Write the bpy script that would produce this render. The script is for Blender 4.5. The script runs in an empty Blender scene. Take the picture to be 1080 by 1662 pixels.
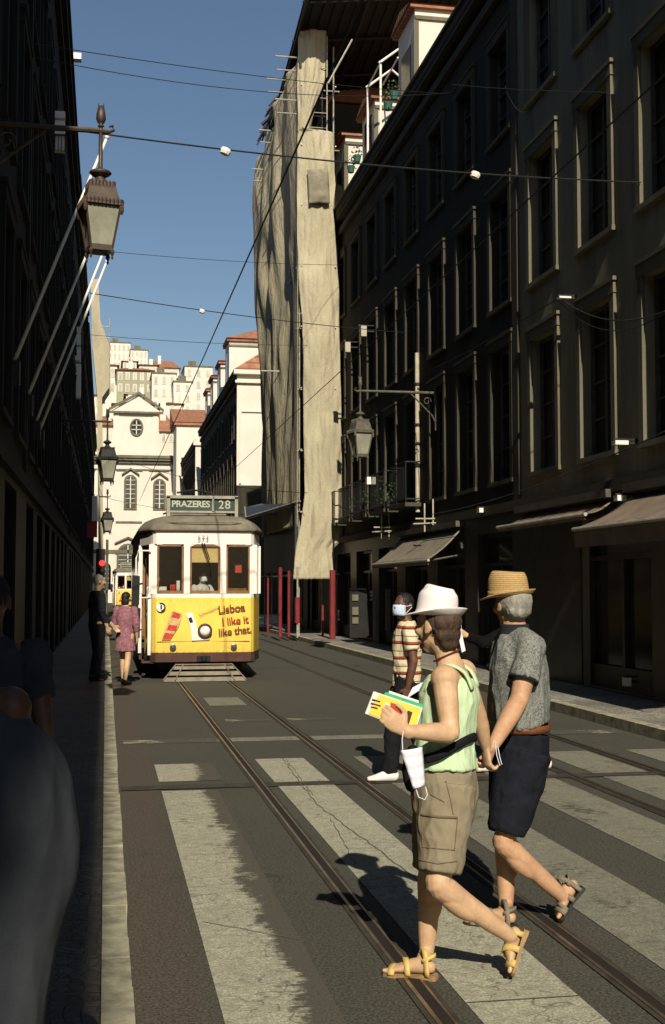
import bpy, bmesh, math, random
from mathutils import Vector, Matrix, noise
random.seed(7)
sc = bpy.context.scene
COL = sc.collection
R_ = math.radians
# ------------------------------------------------------------------ camera
FPX = 2000.0
TH = math.atan(122 / FPX); PS = math.atan(.184 * math.cos(TH)); EYE = 1.68
cr = Vector((math.cos(PS), -math.sin(PS), 0))
cf = Vector((math.sin(PS) * math.cos(TH), math.cos(PS) * math.cos(TH), math.sin(TH)))
cu = Vector((-math.sin(PS) * math.sin(TH), -math.cos(PS) * math.sin(TH), math.cos(TH)))
cam = bpy.data.objects.new('camera', bpy.data.cameras.new('camera'))
COL.objects.link(cam); sc.camera = cam
cam.data.sensor_width = 36; cam.data.lens = FPX / 1662 * 36
cam.data.clip_start = .1; cam.data.clip_end = 3000
m3 = Matrix((cr, cu, -cf)).transposed()
cam.matrix_world = Matrix.Translation((0, 0, EYE)) @ m3.to_4x4()
sc.render.resolution_x = 665; sc.render.resolution_y = 1024
# ------------------------------------------------------------------ light
EL = 35.0; AZ = 2.6
w = bpy.data.worlds.new('World'); sc.world = w; w.use_nodes = True
nt = w.node_tree; bgn = nt.nodes['Background']
sky = nt.nodes.new('ShaderNodeTexSky'); sky.sky_type = 'NISHITA'; sky.sun_disc = False
sky.sun_elevation = R_(EL); sky.sun_rotation = R_(180 + AZ)
sky.altitude = 100; sky.air_density = 1.2; sky.dust_density = .5; sky.ozone_density = 2.8
nt.links.new(sky.outputs[0], bgn.inputs[0]); bgn.inputs[1].default_value = .062
sd = bpy.data.lights.new('sun', 'SUN'); sd.energy = 5.0; sd.angle = R_(.5); sd.color = (1, .9, .74)
sun = bpy.data.objects.new('sun', sd); COL.objects.link(sun)
tosun = Vector((-math.sin(R_(AZ)) * math.cos(R_(EL)), -math.cos(R_(AZ)) * math.cos(R_(EL)), math.sin(R_(EL))))
sun.rotation_euler = tosun.to_track_quat('Z', 'Y').to_euler(); sun.location = (0, -10, 40)
vs = sc.view_settings
vs.view_transform = 'Standard'; vs.look = 'None'; vs.gamma = 1; vs.exposure = 0.22
# ------------------------------------------------------------------ helpers
def V(*a): return Vector(a if len(a) > 1 else a[0])
def ray(px, py): return cf + cr * ((px - 540) / FPX) + cu * ((831 - py) / FPX)
def onY(px, py, Y):
    d = ray(px, py); return d * (Y / d.y) + V(0, 0, EYE)
def onX(px, py, X):
    d = ray(px, py); return d * (X / d.x) + V(0, 0, EYE)
def onZ(px, py, Z):
    d = ray(px, py); return d * ((Z - EYE) / d.z) + V(0, 0, EYE)
ORG = {}
def tag(o, label=None, cat=None, group=None, kind=None):
    if label: o['label'] = label
    if cat: o['category'] = cat
    if group: o['group'] = group
    if kind: o['kind'] = kind
    return o
def thing(name, label, cat, loc=(0, 0, 0), group=None):
    o = bpy.data.objects.new(name, None); COL.objects.link(o); o.location = loc
    o.empty_display_size = .2
    ORG[o.name] = Vector(loc)
    return tag(o, label, cat, group)
class MB:
    def __init__(s): s.v = []; s.f = []
    def add(s, vs_, fs):
        n = len(s.v); s.v += [Vector(p) for p in vs_]; s.f += [tuple(i + n for i in f) for f in fs]; return s
    def box(s, a, b):
        x0, y0, z0 = a; x1, y1, z1 = b
        return s.add([(x0, y0, z0), (x1, y0, z0), (x1, y1, z0), (x0, y1, z0), (x0, y0, z1), (x1, y0, z1), (x1, y1, z1), (x0, y1, z1)],
                     [(0, 3, 2, 1), (4, 5, 6, 7), (0, 1, 5, 4), (1, 2, 6, 5), (2, 3, 7, 6), (3, 0, 4, 7)])
    def quad(s, a, b, c, d): return s.add([a, b, c, d], [(0, 1, 2, 3)])
    def slab(s, pts, off):      # polygon extruded by off
        n = len(pts); off = Vector(off); pts = [Vector(p) for p in pts]
        return s.add(pts + [p + off for p in pts], [tuple(range(n))[::-1], tuple(range(n, 2 * n))] + [(i, (i + 1) % n, n + (i + 1) % n, n + i) for i in range(n)])
    def rings(s, R, cap=True):
        n = len(R[0]); base = len(s.v)
        for r in R: s.v += [Vector(p) for p in r]
        for k in range(len(R) - 1):
            for i in range(n):
                j = (i + 1) % n
                s.f.append((base + k * n + i, base + k * n + j, base + (k + 1) * n + j, base + (k + 1) * n + i))
        if cap:
            s.f.append(tuple(base + i for i in range(n))[::-1]); s.f.append(tuple(base + (len(R) - 1) * n + i for i in range(n)))
        return s
    def tube(s, pts, r, n=8):
        pts = [Vector(p) for p in pts]; rr = r if isinstance(r, (list, tuple)) else [r] * len(pts); R = []
        for i, p in enumerate(pts):
            t = (pts[min(i + 1, len(pts) - 1)] - pts[max(i - 1, 0)]).normalized()
            ref = V(0, 0, 1) if abs(t.z) < .9 else V(1, 0, 0)
            a = t.cross(ref).normalized(); b = t.cross(a)
            R.append([p + (a * math.cos(2 * math.pi * k / n) + b * math.sin(2 * math.pi * k / n)) * rr[i] for k in range(n)])
        return s.rings(R)
    def lathe(s, c, prof, n=16, axis=None, sx=1, sy=1):   # prof: (r,z)
        M_ = (axis if axis else Matrix.Identity(3)); c = Vector(c)
        R = [[c + M_ @ V(r * sx * math.cos(2 * math.pi * k / n), r * sy * math.sin(2 * math.pi * k / n), z) for k in range(n)] for r, z in prof]
        return s.rings(R)
    def ell(s, c, ax, n=14, m=9):
        c = Vector(c); R = []
        for i in range(m + 1):
            ph = math.pi * (i + .02) / (m + .04) if 0 else math.pi * max(.02, min(.98, i / m))
            R.append([c + ax[0] * (math.sin(ph) * math.cos(2 * math.pi * k / n)) + ax[1] * (math.sin(ph) * math.sin(2 * math.pi * k / n)) + ax[2] * (-math.cos(ph)) for k in range(n)])
        return s.rings(R)
    def loft(s, pts, side, n=16, sub=3, dome=True):
        P = [(Vector(p[0]), p[1], p[2] if len(p) > 2 else p[1]) for p in pts]
        Q = []
        for i in range(len(P) - 1):
            p0 = P[max(i - 1, 0)]; p1 = P[i]; p2 = P[i + 1]; p3 = P[min(i + 2, len(P) - 1)]
            for k in range(sub):
                t = k / sub; t2 = t * t; t3 = t2 * t
                f = lambda a, b, c, d: .5 * (2 * b + (c - a) * t + (2 * a - 5 * b + 4 * c - d) * t2 + (3 * b - a - 3 * c + d) * t3)
                Q.append((f(p0[0], p1[0], p2[0], p3[0]), max(.002, f(p0[1], p1[1], p2[1], p3[1])), max(.002, f(p0[2], p1[2], p2[2], p3[2]))))
        Q.append(P[-1])
        T = [(Q[min(i + 1, len(Q) - 1)][0] - Q[max(i - 1, 0)][0]).normalized() for i in range(len(Q))]
        if dome:
            q = Q[0]; t = T[0]; m = min(q[1], q[2])
            pre = [(q[0] - t * m * .75, q[1] * .45, q[2] * .45), (q[0] - t * m * .45, q[1] * .82, q[2] * .82)]
            q = Q[-1]; t = T[-1]; m = min(q[1], q[2])
            post = [(q[0] + t * m * .45, q[1] * .82, q[2] * .82), (q[0] + t * m * .75, q[1] * .45, q[2] * .45)]
            Q = pre + Q + post; T = [T[0]] * 2 + T + [T[-1]] * 2
        R = []; side = Vector(side)
        for (p, ra, rb), t in zip(Q, T):
            a = side - t * side.dot(t)
            if a.length < 1e-3: a = t.orthogonal()
            a.normalize(); b = t.cross(a)
            R.append([p + a * (ra * math.cos(2 * math.pi * k / n)) + b * (rb * math.sin(2 * math.pi * k / n)) for k in range(n)])
        return s.rings(R)
    def mesh(s, name, org=None):
        me = bpy.data.meshes.new(name); o = org if org is not None else Vector((0, 0, 0))
        me.from_pydata([tuple(p - o) for p in s.v], [], s.f); me.update()
        bm = bmesh.new(); bm.from_mesh(me); bmesh.ops.recalc_face_normals(bm, faces=bm.faces); bm.to_mesh(me); bm.free()
        return me
    def build(s, name, m, parent=None, smooth=False, org=None, noflip=False):
        if parent is not None: org = ORG[parent.name]
        elif org is None:
            xs = [p.x for p in s.v]; ys = [p.y for p in s.v]; zs = [p.z for p in s.v]
            org = V((min(xs) + max(xs)) / 2, (min(ys) + max(ys)) / 2, min(zs))
        me = s.mesh(name, org)
        if m: me.materials.append(m)
        if smooth: me.polygons.foreach_set('use_smooth', [True] * len(me.polygons))
        o = bpy.data.objects.new(name, me); COL.objects.link(o)
        if parent is not None: o.parent = parent
        else: o.location = org
        ORG[o.name] = org
        return o
    def remesh(s, name, m, parent, vox=.006, it=3, fold=None):
        """union of the closed shells as one continuous skin"""
        org = ORG[parent.name]; me = s.mesh(name + '_t', org)
        t = bpy.data.objects.new('tmp', me); COL.objects.link(t)
        md = t.modifiers.new('r', 'REMESH'); md.mode = 'VOXEL'; md.voxel_size = vox
        ms = t.modifiers.new('s', 'SMOOTH'); ms.iterations = it; ms.factor = .5
        dg = bpy.context.evaluated_depsgraph_get(); dg.update()
        nm = bpy.data.meshes.new_from_object(t.evaluated_get(dg)); nm.name = name
        bpy.data.objects.remove(t); bpy.data.meshes.remove(me)
        if fold:
            amp, scx, scz = fold; nm.update()
            co = [(v.co.copy(), v.normal.copy()) for v in nm.vertices]
            for v, (c, nn) in zip(nm.vertices, co):
                q = V(c.x * scx, c.y * scx, c.z * scz)
                d = noise.noise(q + V(3, 7, org.x * 9)) + .5 * noise.noise(q * 2.3)
                d = 1 - 2 * abs(d) ** .7; e_ = noise.noise(q * 2.7 + V(9, 1, 4)); d += .45 * (1 - 3.2 * abs(e_)) + .12 * noise.noise(q * 9)
                v.co = c + nn * d * amp
        nm.materials.clear(); nm.materials.append(m)
        nm.polygons.foreach_set('use_smooth', [True] * len(nm.polygons)); nm.update()
        o = bpy.data.objects.new(name, nm); COL.objects.link(o); o.parent = parent; ORG[o.name] = org
        return o
def struct(name, mb, m, smooth=False):
    o = mb.build(name, m, org=V(0, 0, 0), smooth=smooth); o['kind'] = 'structure'; return o
# ------------------------------------------------------------------ materials
class NT:
    def __init__(s, name):
        s.m = bpy.data.materials.new(name); s.m.use_nodes = True; s.t = s.m.node_tree; s.b = s.t.nodes['Principled BSDF']
        s.co = s.t.nodes.new('ShaderNodeTexCoord').outputs['Object']
    def n(s, typ, ins=None, **kw):
        x = s.t.nodes.new('ShaderNode' + typ)
        for k, v in kw.items(): setattr(x, k, v)
        for k, v in (ins or {}).items(): s.set(x.inputs[k], v)
        return x
    def set(s, i, v):
        if isinstance(v, bpy.types.NodeSocket): s.t.links.new(v, i)
        else: i.default_value = v
    def map(s, sc_, co=None): 
        return s.n('Mapping', {'Vector': co or s.co, 'Scale': sc_}).outputs[0]
    def noise(s, scale, co=None, detail=4, rough=.6): return s.n('TexNoise', {'Vector': co or s.co, 'Scale': scale, 'Detail': detail, 'Roughness': rough}).outputs['Fac']
    def ramp(s, f, lo, hi, a=0., b=1.): return s.n('MapRange', {0: f, 1: lo, 2: hi, 3: a, 4: b}, clamp=True).outputs[0]
    def mix(s, f, a, b):
        x = s.n('Mix', data_type='RGBA'); s.set(x.inputs[0], f); s.set(x.inputs[6], c4(a)); s.set(x.inputs[7], c4(b)); return x.outputs[2]
    def math(s, op, a, b=0., c=0.): return s.n('Math', {0: a, 1: b, 2: c}, operation=op).outputs[0]
    def bump(s, h, st=.3, d=.01): s.set(s.b.inputs['Normal'], s.n('Bump', {'Height': h, 'Strength': st, 'Distance': d}).outputs[0])
    def out(s, col, rough=.8, spec=.3, metal=0.):
        s.set(s.b.inputs['Base Color'], c4(col)); s.set(s.b.inputs['Roughness'], rough); s.set(s.b.inputs['Specular IOR Level'], spec); s.set(s.b.inputs['Metallic'], metal); return s.m
def c4(c):
    return c if isinstance(c, bpy.types.NodeSocket) else (c[0], c[1], c[2], 1)
def mul(c, k): return tuple(min(1, x * k) for x in c)
def M(name, c, rough=.8, var=.25, scale=4, bump=.2, bs=60, metal=0, spec=.3, c2=None, dist=.005, stretch=(1, 1, 1)):
    t = NT(name); co = t.map(stretch)
    f = t.ramp(t.noise(scale, co, 6, .65), .3, .7)
    col = t.mix(f, mul(c, 1 - var), c2 or mul(c, 1 + var))
    if bump: t.bump(t.noise(bs, None, 4), bump, dist)
    return t.out(col, rough, spec, metal)
m = {}
def asphalt():
    t = NT('asphalt'); big = t.ramp(t.noise(.6, None, 5), .35, .65); fine = t.noise(70, None, 3, .8)
    lon = t.ramp(t.noise(1.2, t.map((3, .12, 1)), 4), .35, .7)
    c = t.mix(big, (.038, .042, .036), (.060, .065, .053)); c = t.mix(t.math('MULTIPLY', lon, .45), c, (.05, .046, .037))
    x = t.n('SeparateXYZ', {0: t.co}).outputs[0]
    br = t.math('MULTIPLY', t.math('MULTIPLY', t.ramp(x, .36, .5, 1, 0), t.ramp(x, .1, .16, .4, 1)), t.ramp(t.noise(1.5), .25, .6, .4, 1))
    c = t.mix(br, c, (.080, .052, .038))
    md = t.noise(19, None, 5, .8); c = t.mix(t.ramp(md, .42, .62, .5, 0), c, (.018, .017, .013)); c = t.mix(t.ramp(fine, .36, .66), t.mix(.7, c, (.010, .010, .008)), t.mix(.22, c, (.36, .33, .24)))
    e = t.n('TexVoronoi', {'Vector': t.n('VectorMath', {0: t.co, 1: t.n('TexNoise', {'Vector': t.co, 'Scale': 2.0}).outputs['Color']}, operation='ADD').outputs[0], 'Scale': .55}, feature='DISTANCE_TO_EDGE').outputs[0]
    cr_ = t.math('MULTIPLY', t.ramp(e, .0, .006, 1, 0), t.ramp(t.noise(.4), .5, .6))
    c = t.mix(t.math('MULTIPLY', cr_, .7), c, (.02, .018, .015))
    t.bump(fine, .55, .006); return t.out(c, .82, .35)
m['asphalt'] = asphalt()
def paint(name, wear, edge=None, col=(.68, .67, .50)):
    t = NT(name)
    n1 = t.noise(1.6, t.map((1.6, 1, 1)), 8, .7); n2 = t.noise(24, t.map((.35, 1, 1)), 3, .7); fine = t.noise(80, None, 3, .8)
    f = t.math('ADD', t.math('MULTIPLY', n1, .75), t.math('MULTIPLY', n2, .35))
    if edge:
        x = t.n('SeparateXYZ', {0: t.co}).outputs[0]
        f = t.math('SUBTRACT', f, t.ramp(x, edge[0], edge[1], 0, edge[2]))
    k = t.ramp(f, wear - .04, wear + .04)
    e = t.n('TexVoronoi', {'Vector': t.n('VectorMath', {0: t.map((.7, 2.6, 1)), 1: t.n('TexNoise', {'Vector': t.co, 'Scale': 3.0}).outputs['Color']}, operation='ADD').outputs[0], 'Scale': 4.0}, feature='DISTANCE_TO_EDGE').outputs[0]
    ck = t.math('MULTIPLY', t.ramp(e, 0, .035, 1, 0), t.ramp(t.noise(1.1), .38, .55))
    c = t.mix(t.ramp(t.noise(3), .3, .7), mul(col, .72), col)
    md = t.noise(17, None, 5, .75); c = t.mix(t.ramp(md, .36, .6), mul(col, .5), c); c = t.mix(t.ramp(fine, .38, .66), mul(col, .3), c)
    k = t.math('MULTIPLY', k, t.math('SUBTRACT', 1., t.math('MULTIPLY', ck, .8)))
    a = t.mix(t.ramp(fine, .3, .75), (.04, .036, .028), (.13, .12, .092))
    t.bump(fine, .4, .004); return t.out(t.mix(k, a, c), .8, .3)
m['paint'] = paint('zebra_paint', .38); m['paint_worn'] = paint('zebra_paint_worn', .47, None, (.40, .395, .30))
m['paint_torn'] = paint('zebra_paint_torn', .40, (-.02, .24, .34)); m['paint_faint'] = paint('faint_paint', .60)
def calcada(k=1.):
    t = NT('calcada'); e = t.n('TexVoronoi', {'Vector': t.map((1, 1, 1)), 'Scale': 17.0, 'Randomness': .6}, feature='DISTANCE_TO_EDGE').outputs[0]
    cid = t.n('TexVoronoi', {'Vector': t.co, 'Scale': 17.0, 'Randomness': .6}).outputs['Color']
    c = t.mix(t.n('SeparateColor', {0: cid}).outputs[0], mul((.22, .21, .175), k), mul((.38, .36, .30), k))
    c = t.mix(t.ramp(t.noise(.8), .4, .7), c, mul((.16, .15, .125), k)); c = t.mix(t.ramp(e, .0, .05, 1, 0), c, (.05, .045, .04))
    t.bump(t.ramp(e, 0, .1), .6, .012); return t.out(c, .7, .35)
m['calcada'] = calcada(); m['calcada_shaded'] = calcada(.30)  # left pavement copy darkened, the building's shade put into the colour
m['kerb'] = M('kerb_stone', (.30, .285, .20), .8, .5, 7, .35, 40)
m['rail'] = M('rail_steel', (.30, .23, .15), .35, .4, 6, .2, 80, metal=.75, spec=.5)
m['groove'] = M('rail_groove', (.018, .015, .012), .9, .2)
def stucco(name, c, dark=.45, streak=.6):
    t = NT(name); a = t.ramp(t.noise(1.1, t.map((1, 1, .16)), 6, .7), .35, .68); b = t.ramp(t.noise(.7, None, 5), .35, .65); f = t.noise(30, None, 4, .7)
    col = t.mix(t.math('MULTIPLY', a, streak), c, mul(c, dark)); col = t.mix(t.math('MULTIPLY', b, .4), col, mul(c, .7))
    col = t.mix(t.ramp(f, .35, .7, 0, .3), col, mul(c, .5))
    t.bump(f, .35, .01); return t.out(col, .9, .15)
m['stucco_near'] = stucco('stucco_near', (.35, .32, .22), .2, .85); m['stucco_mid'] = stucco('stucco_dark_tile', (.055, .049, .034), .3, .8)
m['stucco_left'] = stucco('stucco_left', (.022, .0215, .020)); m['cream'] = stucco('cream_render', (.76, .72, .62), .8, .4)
m['stone'] = stucco('stone_trim', (.20, .185, .13), .35, .8); m['stone_church'] = stucco('church_stone', (.76, .71, .61), .7, .4)
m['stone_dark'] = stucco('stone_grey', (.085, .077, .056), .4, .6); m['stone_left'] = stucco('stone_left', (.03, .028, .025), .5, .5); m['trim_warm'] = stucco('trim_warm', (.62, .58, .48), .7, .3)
def tile():
    t = NT('roof_tile'); wv = t.n('TexWave', {'Vector': t.co, 'Scale': 1.6, 'Distortion': 1.0, 'Detail': 2.0}, bands_direction='Y').outputs['Fac']
    n = t.ramp(t.noise(2.2, None, 6), .3, .7)
    c = t.mix(n, (.24, .10, .06), (.42, .21, .125)); c = t.mix(t.ramp(wv, .0, .3, .6, 0), c, (.09, .04, .025)); t.bump(wv, .5, .05); return t.out(c, .85, .2)
m['tile'] = tile()
def glassdark():
    t = NT('window_pane'); n = t.noise(.9); c = t.mix(t.ramp(n, .4, .65), (.012, .013, .015), (.035, .036, .036))
    t.bump(t.noise(1.5), .08, .02); return t.out(c, .12, .5)
m['pane'] = glassdark()
m['pane_pale'] = M('hazed_pane', (.42, .39, .31), .5, .4, .3, 0)  # hill house panes paled, distance haze put into the colour
m['shop_left'] = M('shop_front_left', (.010, .010, .010), .7, .4, 3, .1)  # copy of shop darkened, shade of the left row put into the colour
m['shop'] = M('shop_front', (.030, .030, .028), .45, .5, 3, .1)
m['frame'] = M('window_frame_paint', (.09, .085, .07), .6, .3, 6, .1)
m['frame_dark'] = M('window_frame_green', (.05, .07, .055), .6, .3, 6, .1)
m['iron'] = M('black_iron', (.022, .021, .02), .55, .3, 10, .1, metal=.3)
m['iron_brown'] = M('lantern_brown', (.06, .040, .028), .5, .4, 9, .3, 50, metal=.2, spec=.4)
m['iron_grey'] = M('lantern_grey', (.085, .08, .06), .55, .4, 9, .3, 50)
m['galv'] = M('scaffold_tube', (.42, .40, .34), .5, .3, 6, .1, metal=.4)
m['red'] = M('red_foam', (.17, .022, .025), .7, .3, 5, .1)
m['white'] = M('white_paint', (.78, .75, .68), .5, .08, 3, .05)
m['wire'] = M('wire_rubber', (.018, .02, .02), .6, .2)
m['plastic_white'] = M('white_plastic', (.75, .72, .66), .4, .1, 3, .05)
m['awning'] = M('awning_cloth', (.19, .145, .105), .9, .25, 3, .3, 120); m['awning_grey'] = M('awning_cloth_grey', (.20, .18, .13), .9, .25, 3, .3, 120)
m['leaf'] = M('leaves', (.06, .11, .045), .7, .5, 9, .1)
m['pot_green'] = M('green_pot', (.03, .11, .08), .6, .2)
m['hill'] = M('hill_ground', (.20, .17, .11), .95, .4, .05, 0)
def netting():
    t = NT('scaffold_net'); n = t.ramp(t.noise(1.3, t.map((1, 1, .25)), 6, .7), .3, .7)
    w1 = t.n('TexWave', {'Vector': t.co, 'Scale': 7.0, 'Distortion': 1.5, 'Detail': 2.0}, bands_direction='Z').outputs['Fac']
    w2 = t.n('TexWave', {'Vector': t.map((1, 1, 1)), 'Scale': 9.0, 'Distortion': 1.5, 'Detail': 2.0}, bands_direction='X').outputs['Fac']
    f = t.noise(45, None, 3, .8)
    c = t.mix(n, (.45, .40, .27), (.62, .56, .39)); c = t.mix(t.ramp(t.math('MULTIPLY', w1, w2), .0, .5, .12, 0), c, (.13, .12, .085)); c = t.mix(t.ramp(f, .35, .7, .4, 0), c, (.12, .11, .08))
    st = t.ramp(t.noise(.5, t.map((1, 1, .5)), 3), .55, .7); c = t.mix(t.math('MULTIPLY', st, .35), c, (.15, .14, .10))
    t.bump(t.noise(5, t.map((1, 1, .35)), 5), .9, .08); return t.out(c, .95, .1)
m['net'] = netting()
# ------------------------------------------------------------------ ground, road, pavements
g = MB().quad((-400, -150, -.30), (400, -150, -.30), (400, 145, -.30), (-400, 145, -.30)); struct('ground', g, m['hill'])
g = MB(); g.box((.12, -45, -.2), (6.0, 160, 0)); struct('road', g, m['asphalt'])
g = MB(); g.box((-1.4, -45, -.2), (-.004, 140, .115)); struct('pavement_left', g, m['calcada_shaded'])
g = MB(); g.box((6.164, -45, -.2), (16, 140, .115)); struct('pavement_right', g, m['calcada'])
g = MB().quad((-60, 128, -.02), (60, 128, -.02), (60, 160, -.02), (-60, 160, -.02)); struct('square', g, m['calcada'])
random.seed(3); g = MB(); y = -10
while y < 60:
    L = random.uniform(.28, .75) if y < 12 else random.uniform(.9, 1.5)
    dz = random.uniform(-.014, .008); g.box((0, y + .005, -.1), (.118 + random.uniform(-.004, .004), y + L - .005, .125 + dz)); y += L
g.box((0, 60, -.1), (.118, 130, .12)); struct('kerb_left', g, m['kerb']); struct('kerb_mortar', MB().box((-.002, -10, -.1), (.108, 60, .102)), m['groove'])
g = MB(); y = -10
while y < 60:
    L = random.uniform(.8, 1.3); g.box((6.004, y + .006, -.1), (6.16, y + L - .006, .125)); y += L
g.box((6.004, 60, -.1), (6.16, 130, .12)); struct('kerb_right', g, m['kerb'])
def sheet(name, x0, x1, y0, y1, mt, z=.004):
    return struct(name, MB().quad((x0, y0, z), (x1, y0, z), (x1, y1, z), (x0, y1, z)), mt)
def sheeto(name, x0, x1, y0, y1, mt, z=.004):
    o = MB().quad((x0, y0, z), (x1, y0, z), (x1, y1, z), (x0, y1, z)).build(name, mt, org=V((x0 + x1) / 2, y0, z)); o['kind'] = 'structure'; return o
for k, (a, b, mt) in enumerate([(.47, .93, 'paint_torn'), (1.45, 1.93, 'paint'), (2.43, 2.93, 'paint_worn'), (3.38, 3.9, 'paint_worn'), (4.35, 4.87, 'paint_worn'), (5.3, 5.8, 'paint_worn')]):
    sheeto('zebra_stripe', a, b, 3.6, 10.35 if k == 0 else 12.1, m[mt])
sheeto('zebra_stripe', .47, 1.02, 10.85, 11.9, m['paint_torn'])
sheeto('stop_line', 1.36, 2.14, 13.5, 13.85, m['paint_worn']); sheeto('stop_line', 2.28, 4.0, 13.5, 13.85, m['paint_worn']); sheeto('stop_line', .2, 1.24, 13.5, 13.8, m['paint_faint'])
sheeto('stop_line', 4.2, 5.9, 13.5, 13.85, m['paint_faint'])
sheeto('road_mark', 1.47, 2.0, 17.6, 18.9, m['paint_worn']); sheeto('road_mark', 1.5, 2.1, 15.5, 15.75, m['paint_faint']); sheeto('road_mark', 2.3, 2.9, 15.5, 15.75, m['paint_faint'])
sheet('patch_seam', .14, 5.9, 10.42, 10.62, M('seam_tar', (.045, .04, .033), .9, .5, 5, .3, 70), .008)
# cracks in the second stripe
g = MB()
def crack(pts, w=.003, z=.009):
    for i in range(len(pts) - 1):
        a, b = Vector(pts[i] + (z,)), Vector(pts[i + 1] + (z,)); n_ = (b - a).cross(V(0, 0, 1)).normalized() * w
        g.quad(a - n_, b - n_, b + n_, a + n_)
def wig(x0, y0, x1, y1, n_=14, am=.03):
    return [(x0 + (x1 - x0) * i / n_ + random.uniform(-am, am) * (0 < i < n_), y0 + (y1 - y0) * i / n_) for i in range(n_ + 1)]
crack(wig(1.72, 12.1, 1.62, 9.5, 30, .012)); crack(wig(1.62, 9.5, 1.78, 7.0, 30, .012)); crack(wig(1.62, 8.9, 1.5, 7.4, 20, .01), .002); crack(wig(1.75, 12.0, 1.66, 9.9, 20, .012), .002)
crack(wig(.5, 6.3, .93, 5.9, 12, .008), .003); crack(wig(1.45, 4.9, 1.93, 4.9, 6, .01), .004)
struct('road_crack', g, M('crack_tar', (.11, .105, .08), .9, .3))
tarm = M('rail_bed_tar', (.045, .04, .03), .85, .4, 6, .4, 70)
for tx in (1.31, 4.10):
    for k in (0, 1):
        x = tx + k * .88
        sheet('tram_rail', x - .040, x - .022, -5, 128, m['rail'], .010); sheet('rail_slot', x - .022, x + .024, -5, 128, m['groove'], .009); sheet('tram_rail', x + .024, x + .035, -5, 128, m['rail'], .011)
        sheet('rail_bed', x - .065, x + .06, -5, 128, tarm, .0065)
# ------------------------------------------------------------------ buildings
TPL = {}
def win_tpl(w_, h_, kind, mats):
    key = (w_, h_, kind, mats)
    if key in TPL: return TPL[key]
    tr, fr, pn = [m[k] for k in mats]; A = .15; D = .20
    s = MB(); p = .055
    for sg in (-1, 1):
        y0, y1 = sorted((sg * w_ / 2, sg * (w_ / 2 + A))); s.box((-p, y0, -.02), (.002, y1, h_ + .001))
    s.box((-p - .01, -w_ / 2 - A - .02, h_), (.002, w_ / 2 + A + .02, h_ + A + .03)); s.box((-p - .03, -w_ / 2 - A - .06, h_ + A + .031), (.002, w_ / 2 + A + .06, h_ + A + .09))
    f = MB(); t = .05
    for sg in (-1, 1):
        y0, y1 = sorted((sg * (w_ / 2 - .001), sg * (w_ / 2 - t))); f.box((D - .06, y0, 0), (D - .005, y1, h_))
    f.box((D - .06, -w_ / 2 + t, h_ - t), (D - .005, w_ / 2 - t, h_ - .001)); f.box((D - .06, -w_ / 2 + t, .001), (D - .005, w_ / 2 - t, t)); f.box((D - .055, -.03, t), (D - .01, .03, h_ - t))
    for k in range(1, 4 if h_ > 1.6 else 3):
        z = h_ * k / (4 if h_ > 1.6 else 3)
        f.box((D - .045, -w_ / 2 + t, z - .014), (D - .012, -.03, z + .014)); f.box((D - .045, .03, z - .014), (D - .012, w_ / 2 - t, z + .014))
    q = MB(); q.quad((D, -w_ / 2, 0), (D, w_ / 2, 0), (D, w_ / 2, h_), (D, -w_ / 2, h_))
    si = MB(); si.box((-.075, -w_ / 2 - A - .03, -.10), (.16, w_ / 2 + A + .03, -.021))
    r = []
    for nm, mb, mt in (('window', s, tr), ('frame', f, fr), ('pane', q, pn), ('sill', si, tr)):
        me = mb.mesh(nm); me.materials.append(mt); r.append((nm, me))
    if kind == 'balcony':
        b = MB(); b.box((-.42, -w_ / 2 - .3, -.12), (0, w_ / 2 + .3, -.025))
        rl = MB(); ya, yb = -w_ / 2 - .28, w_ / 2 + .28
        for z in (.05, .95): rl.box((-.41, ya, z), (-.385, yb, z + .03)); rl.box((-.385, ya, z), (-.01, ya + .025, z + .03)); rl.box((-.385, yb - .025, z), (-.01, yb, z + .03))
        n_ = int((yb - ya) / .11)
        for i in range(n_ + 1):
            yy = ya + (yb - ya - .016) * i / n_; rl.box((-.404, yy, -.02), (-.39, yy + .014, .96))
        for nm, mb, mt in (('balcony_slab', b, tr), ('railing', rl, m['iron'])):
            me = mb.mesh(nm); me.materials.append(mt); r.append((nm, me))
        r.pop(3)
    TPL[key] = r; return r
def put_window(root, X, s, yc, z0, w_, h_, kind, mats):
    par = None
    for nm, me in win_tpl(w_, h_, kind, mats):
        o = bpy.data.objects.new(nm, me); COL.objects.link(o)
        if par is None:
            o.parent = root; o.location = V(X, yc, z0) - ORG[root.name]; o.rotation_euler.z = math.pi if s > 0 else 0; par = o
        else: o.parent = par
def facade_mesh(mb, X, s, y0, y1, z0, z1, ops, D=.2):
    ys = sorted({y0, y1} | {a for o in ops for a in o[:2]}); zs = sorted({z0, z1} | {a for o in ops for a in o[2:4]})
    for i in range(len(ys) - 1):
        for j in range(len(zs) - 1):
            yc = (ys[i] + ys[i + 1]) / 2; zc = (zs[j] + zs[j + 1]) / 2
            if any(o[0] < yc < o[1] and o[2] < zc < o[3] for o in ops): continue
            mb.quad((X, ys[i], zs[j]), (X, ys[i + 1], zs[j]), (X, ys[i + 1], zs[j + 1]), (X, ys[i], zs[j + 1]))
    d = -s * (D + .012)
    for a, b, c, e in [o[:4] for o in ops]:
        mb.quad((X, a, c), (X + d, a, c), (X + d, a, e), (X, a, e)); mb.quad((X, b, c), (X, b, e), (X + d, b, e), (X + d, b, c))
        mb.quad((X, a, e), (X + d, a, e), (X + d, b, e), (X, b, e)); mb.quad((X, a, c), (X, b, c), (X + d, b, c), (X + d, a, c))
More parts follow.
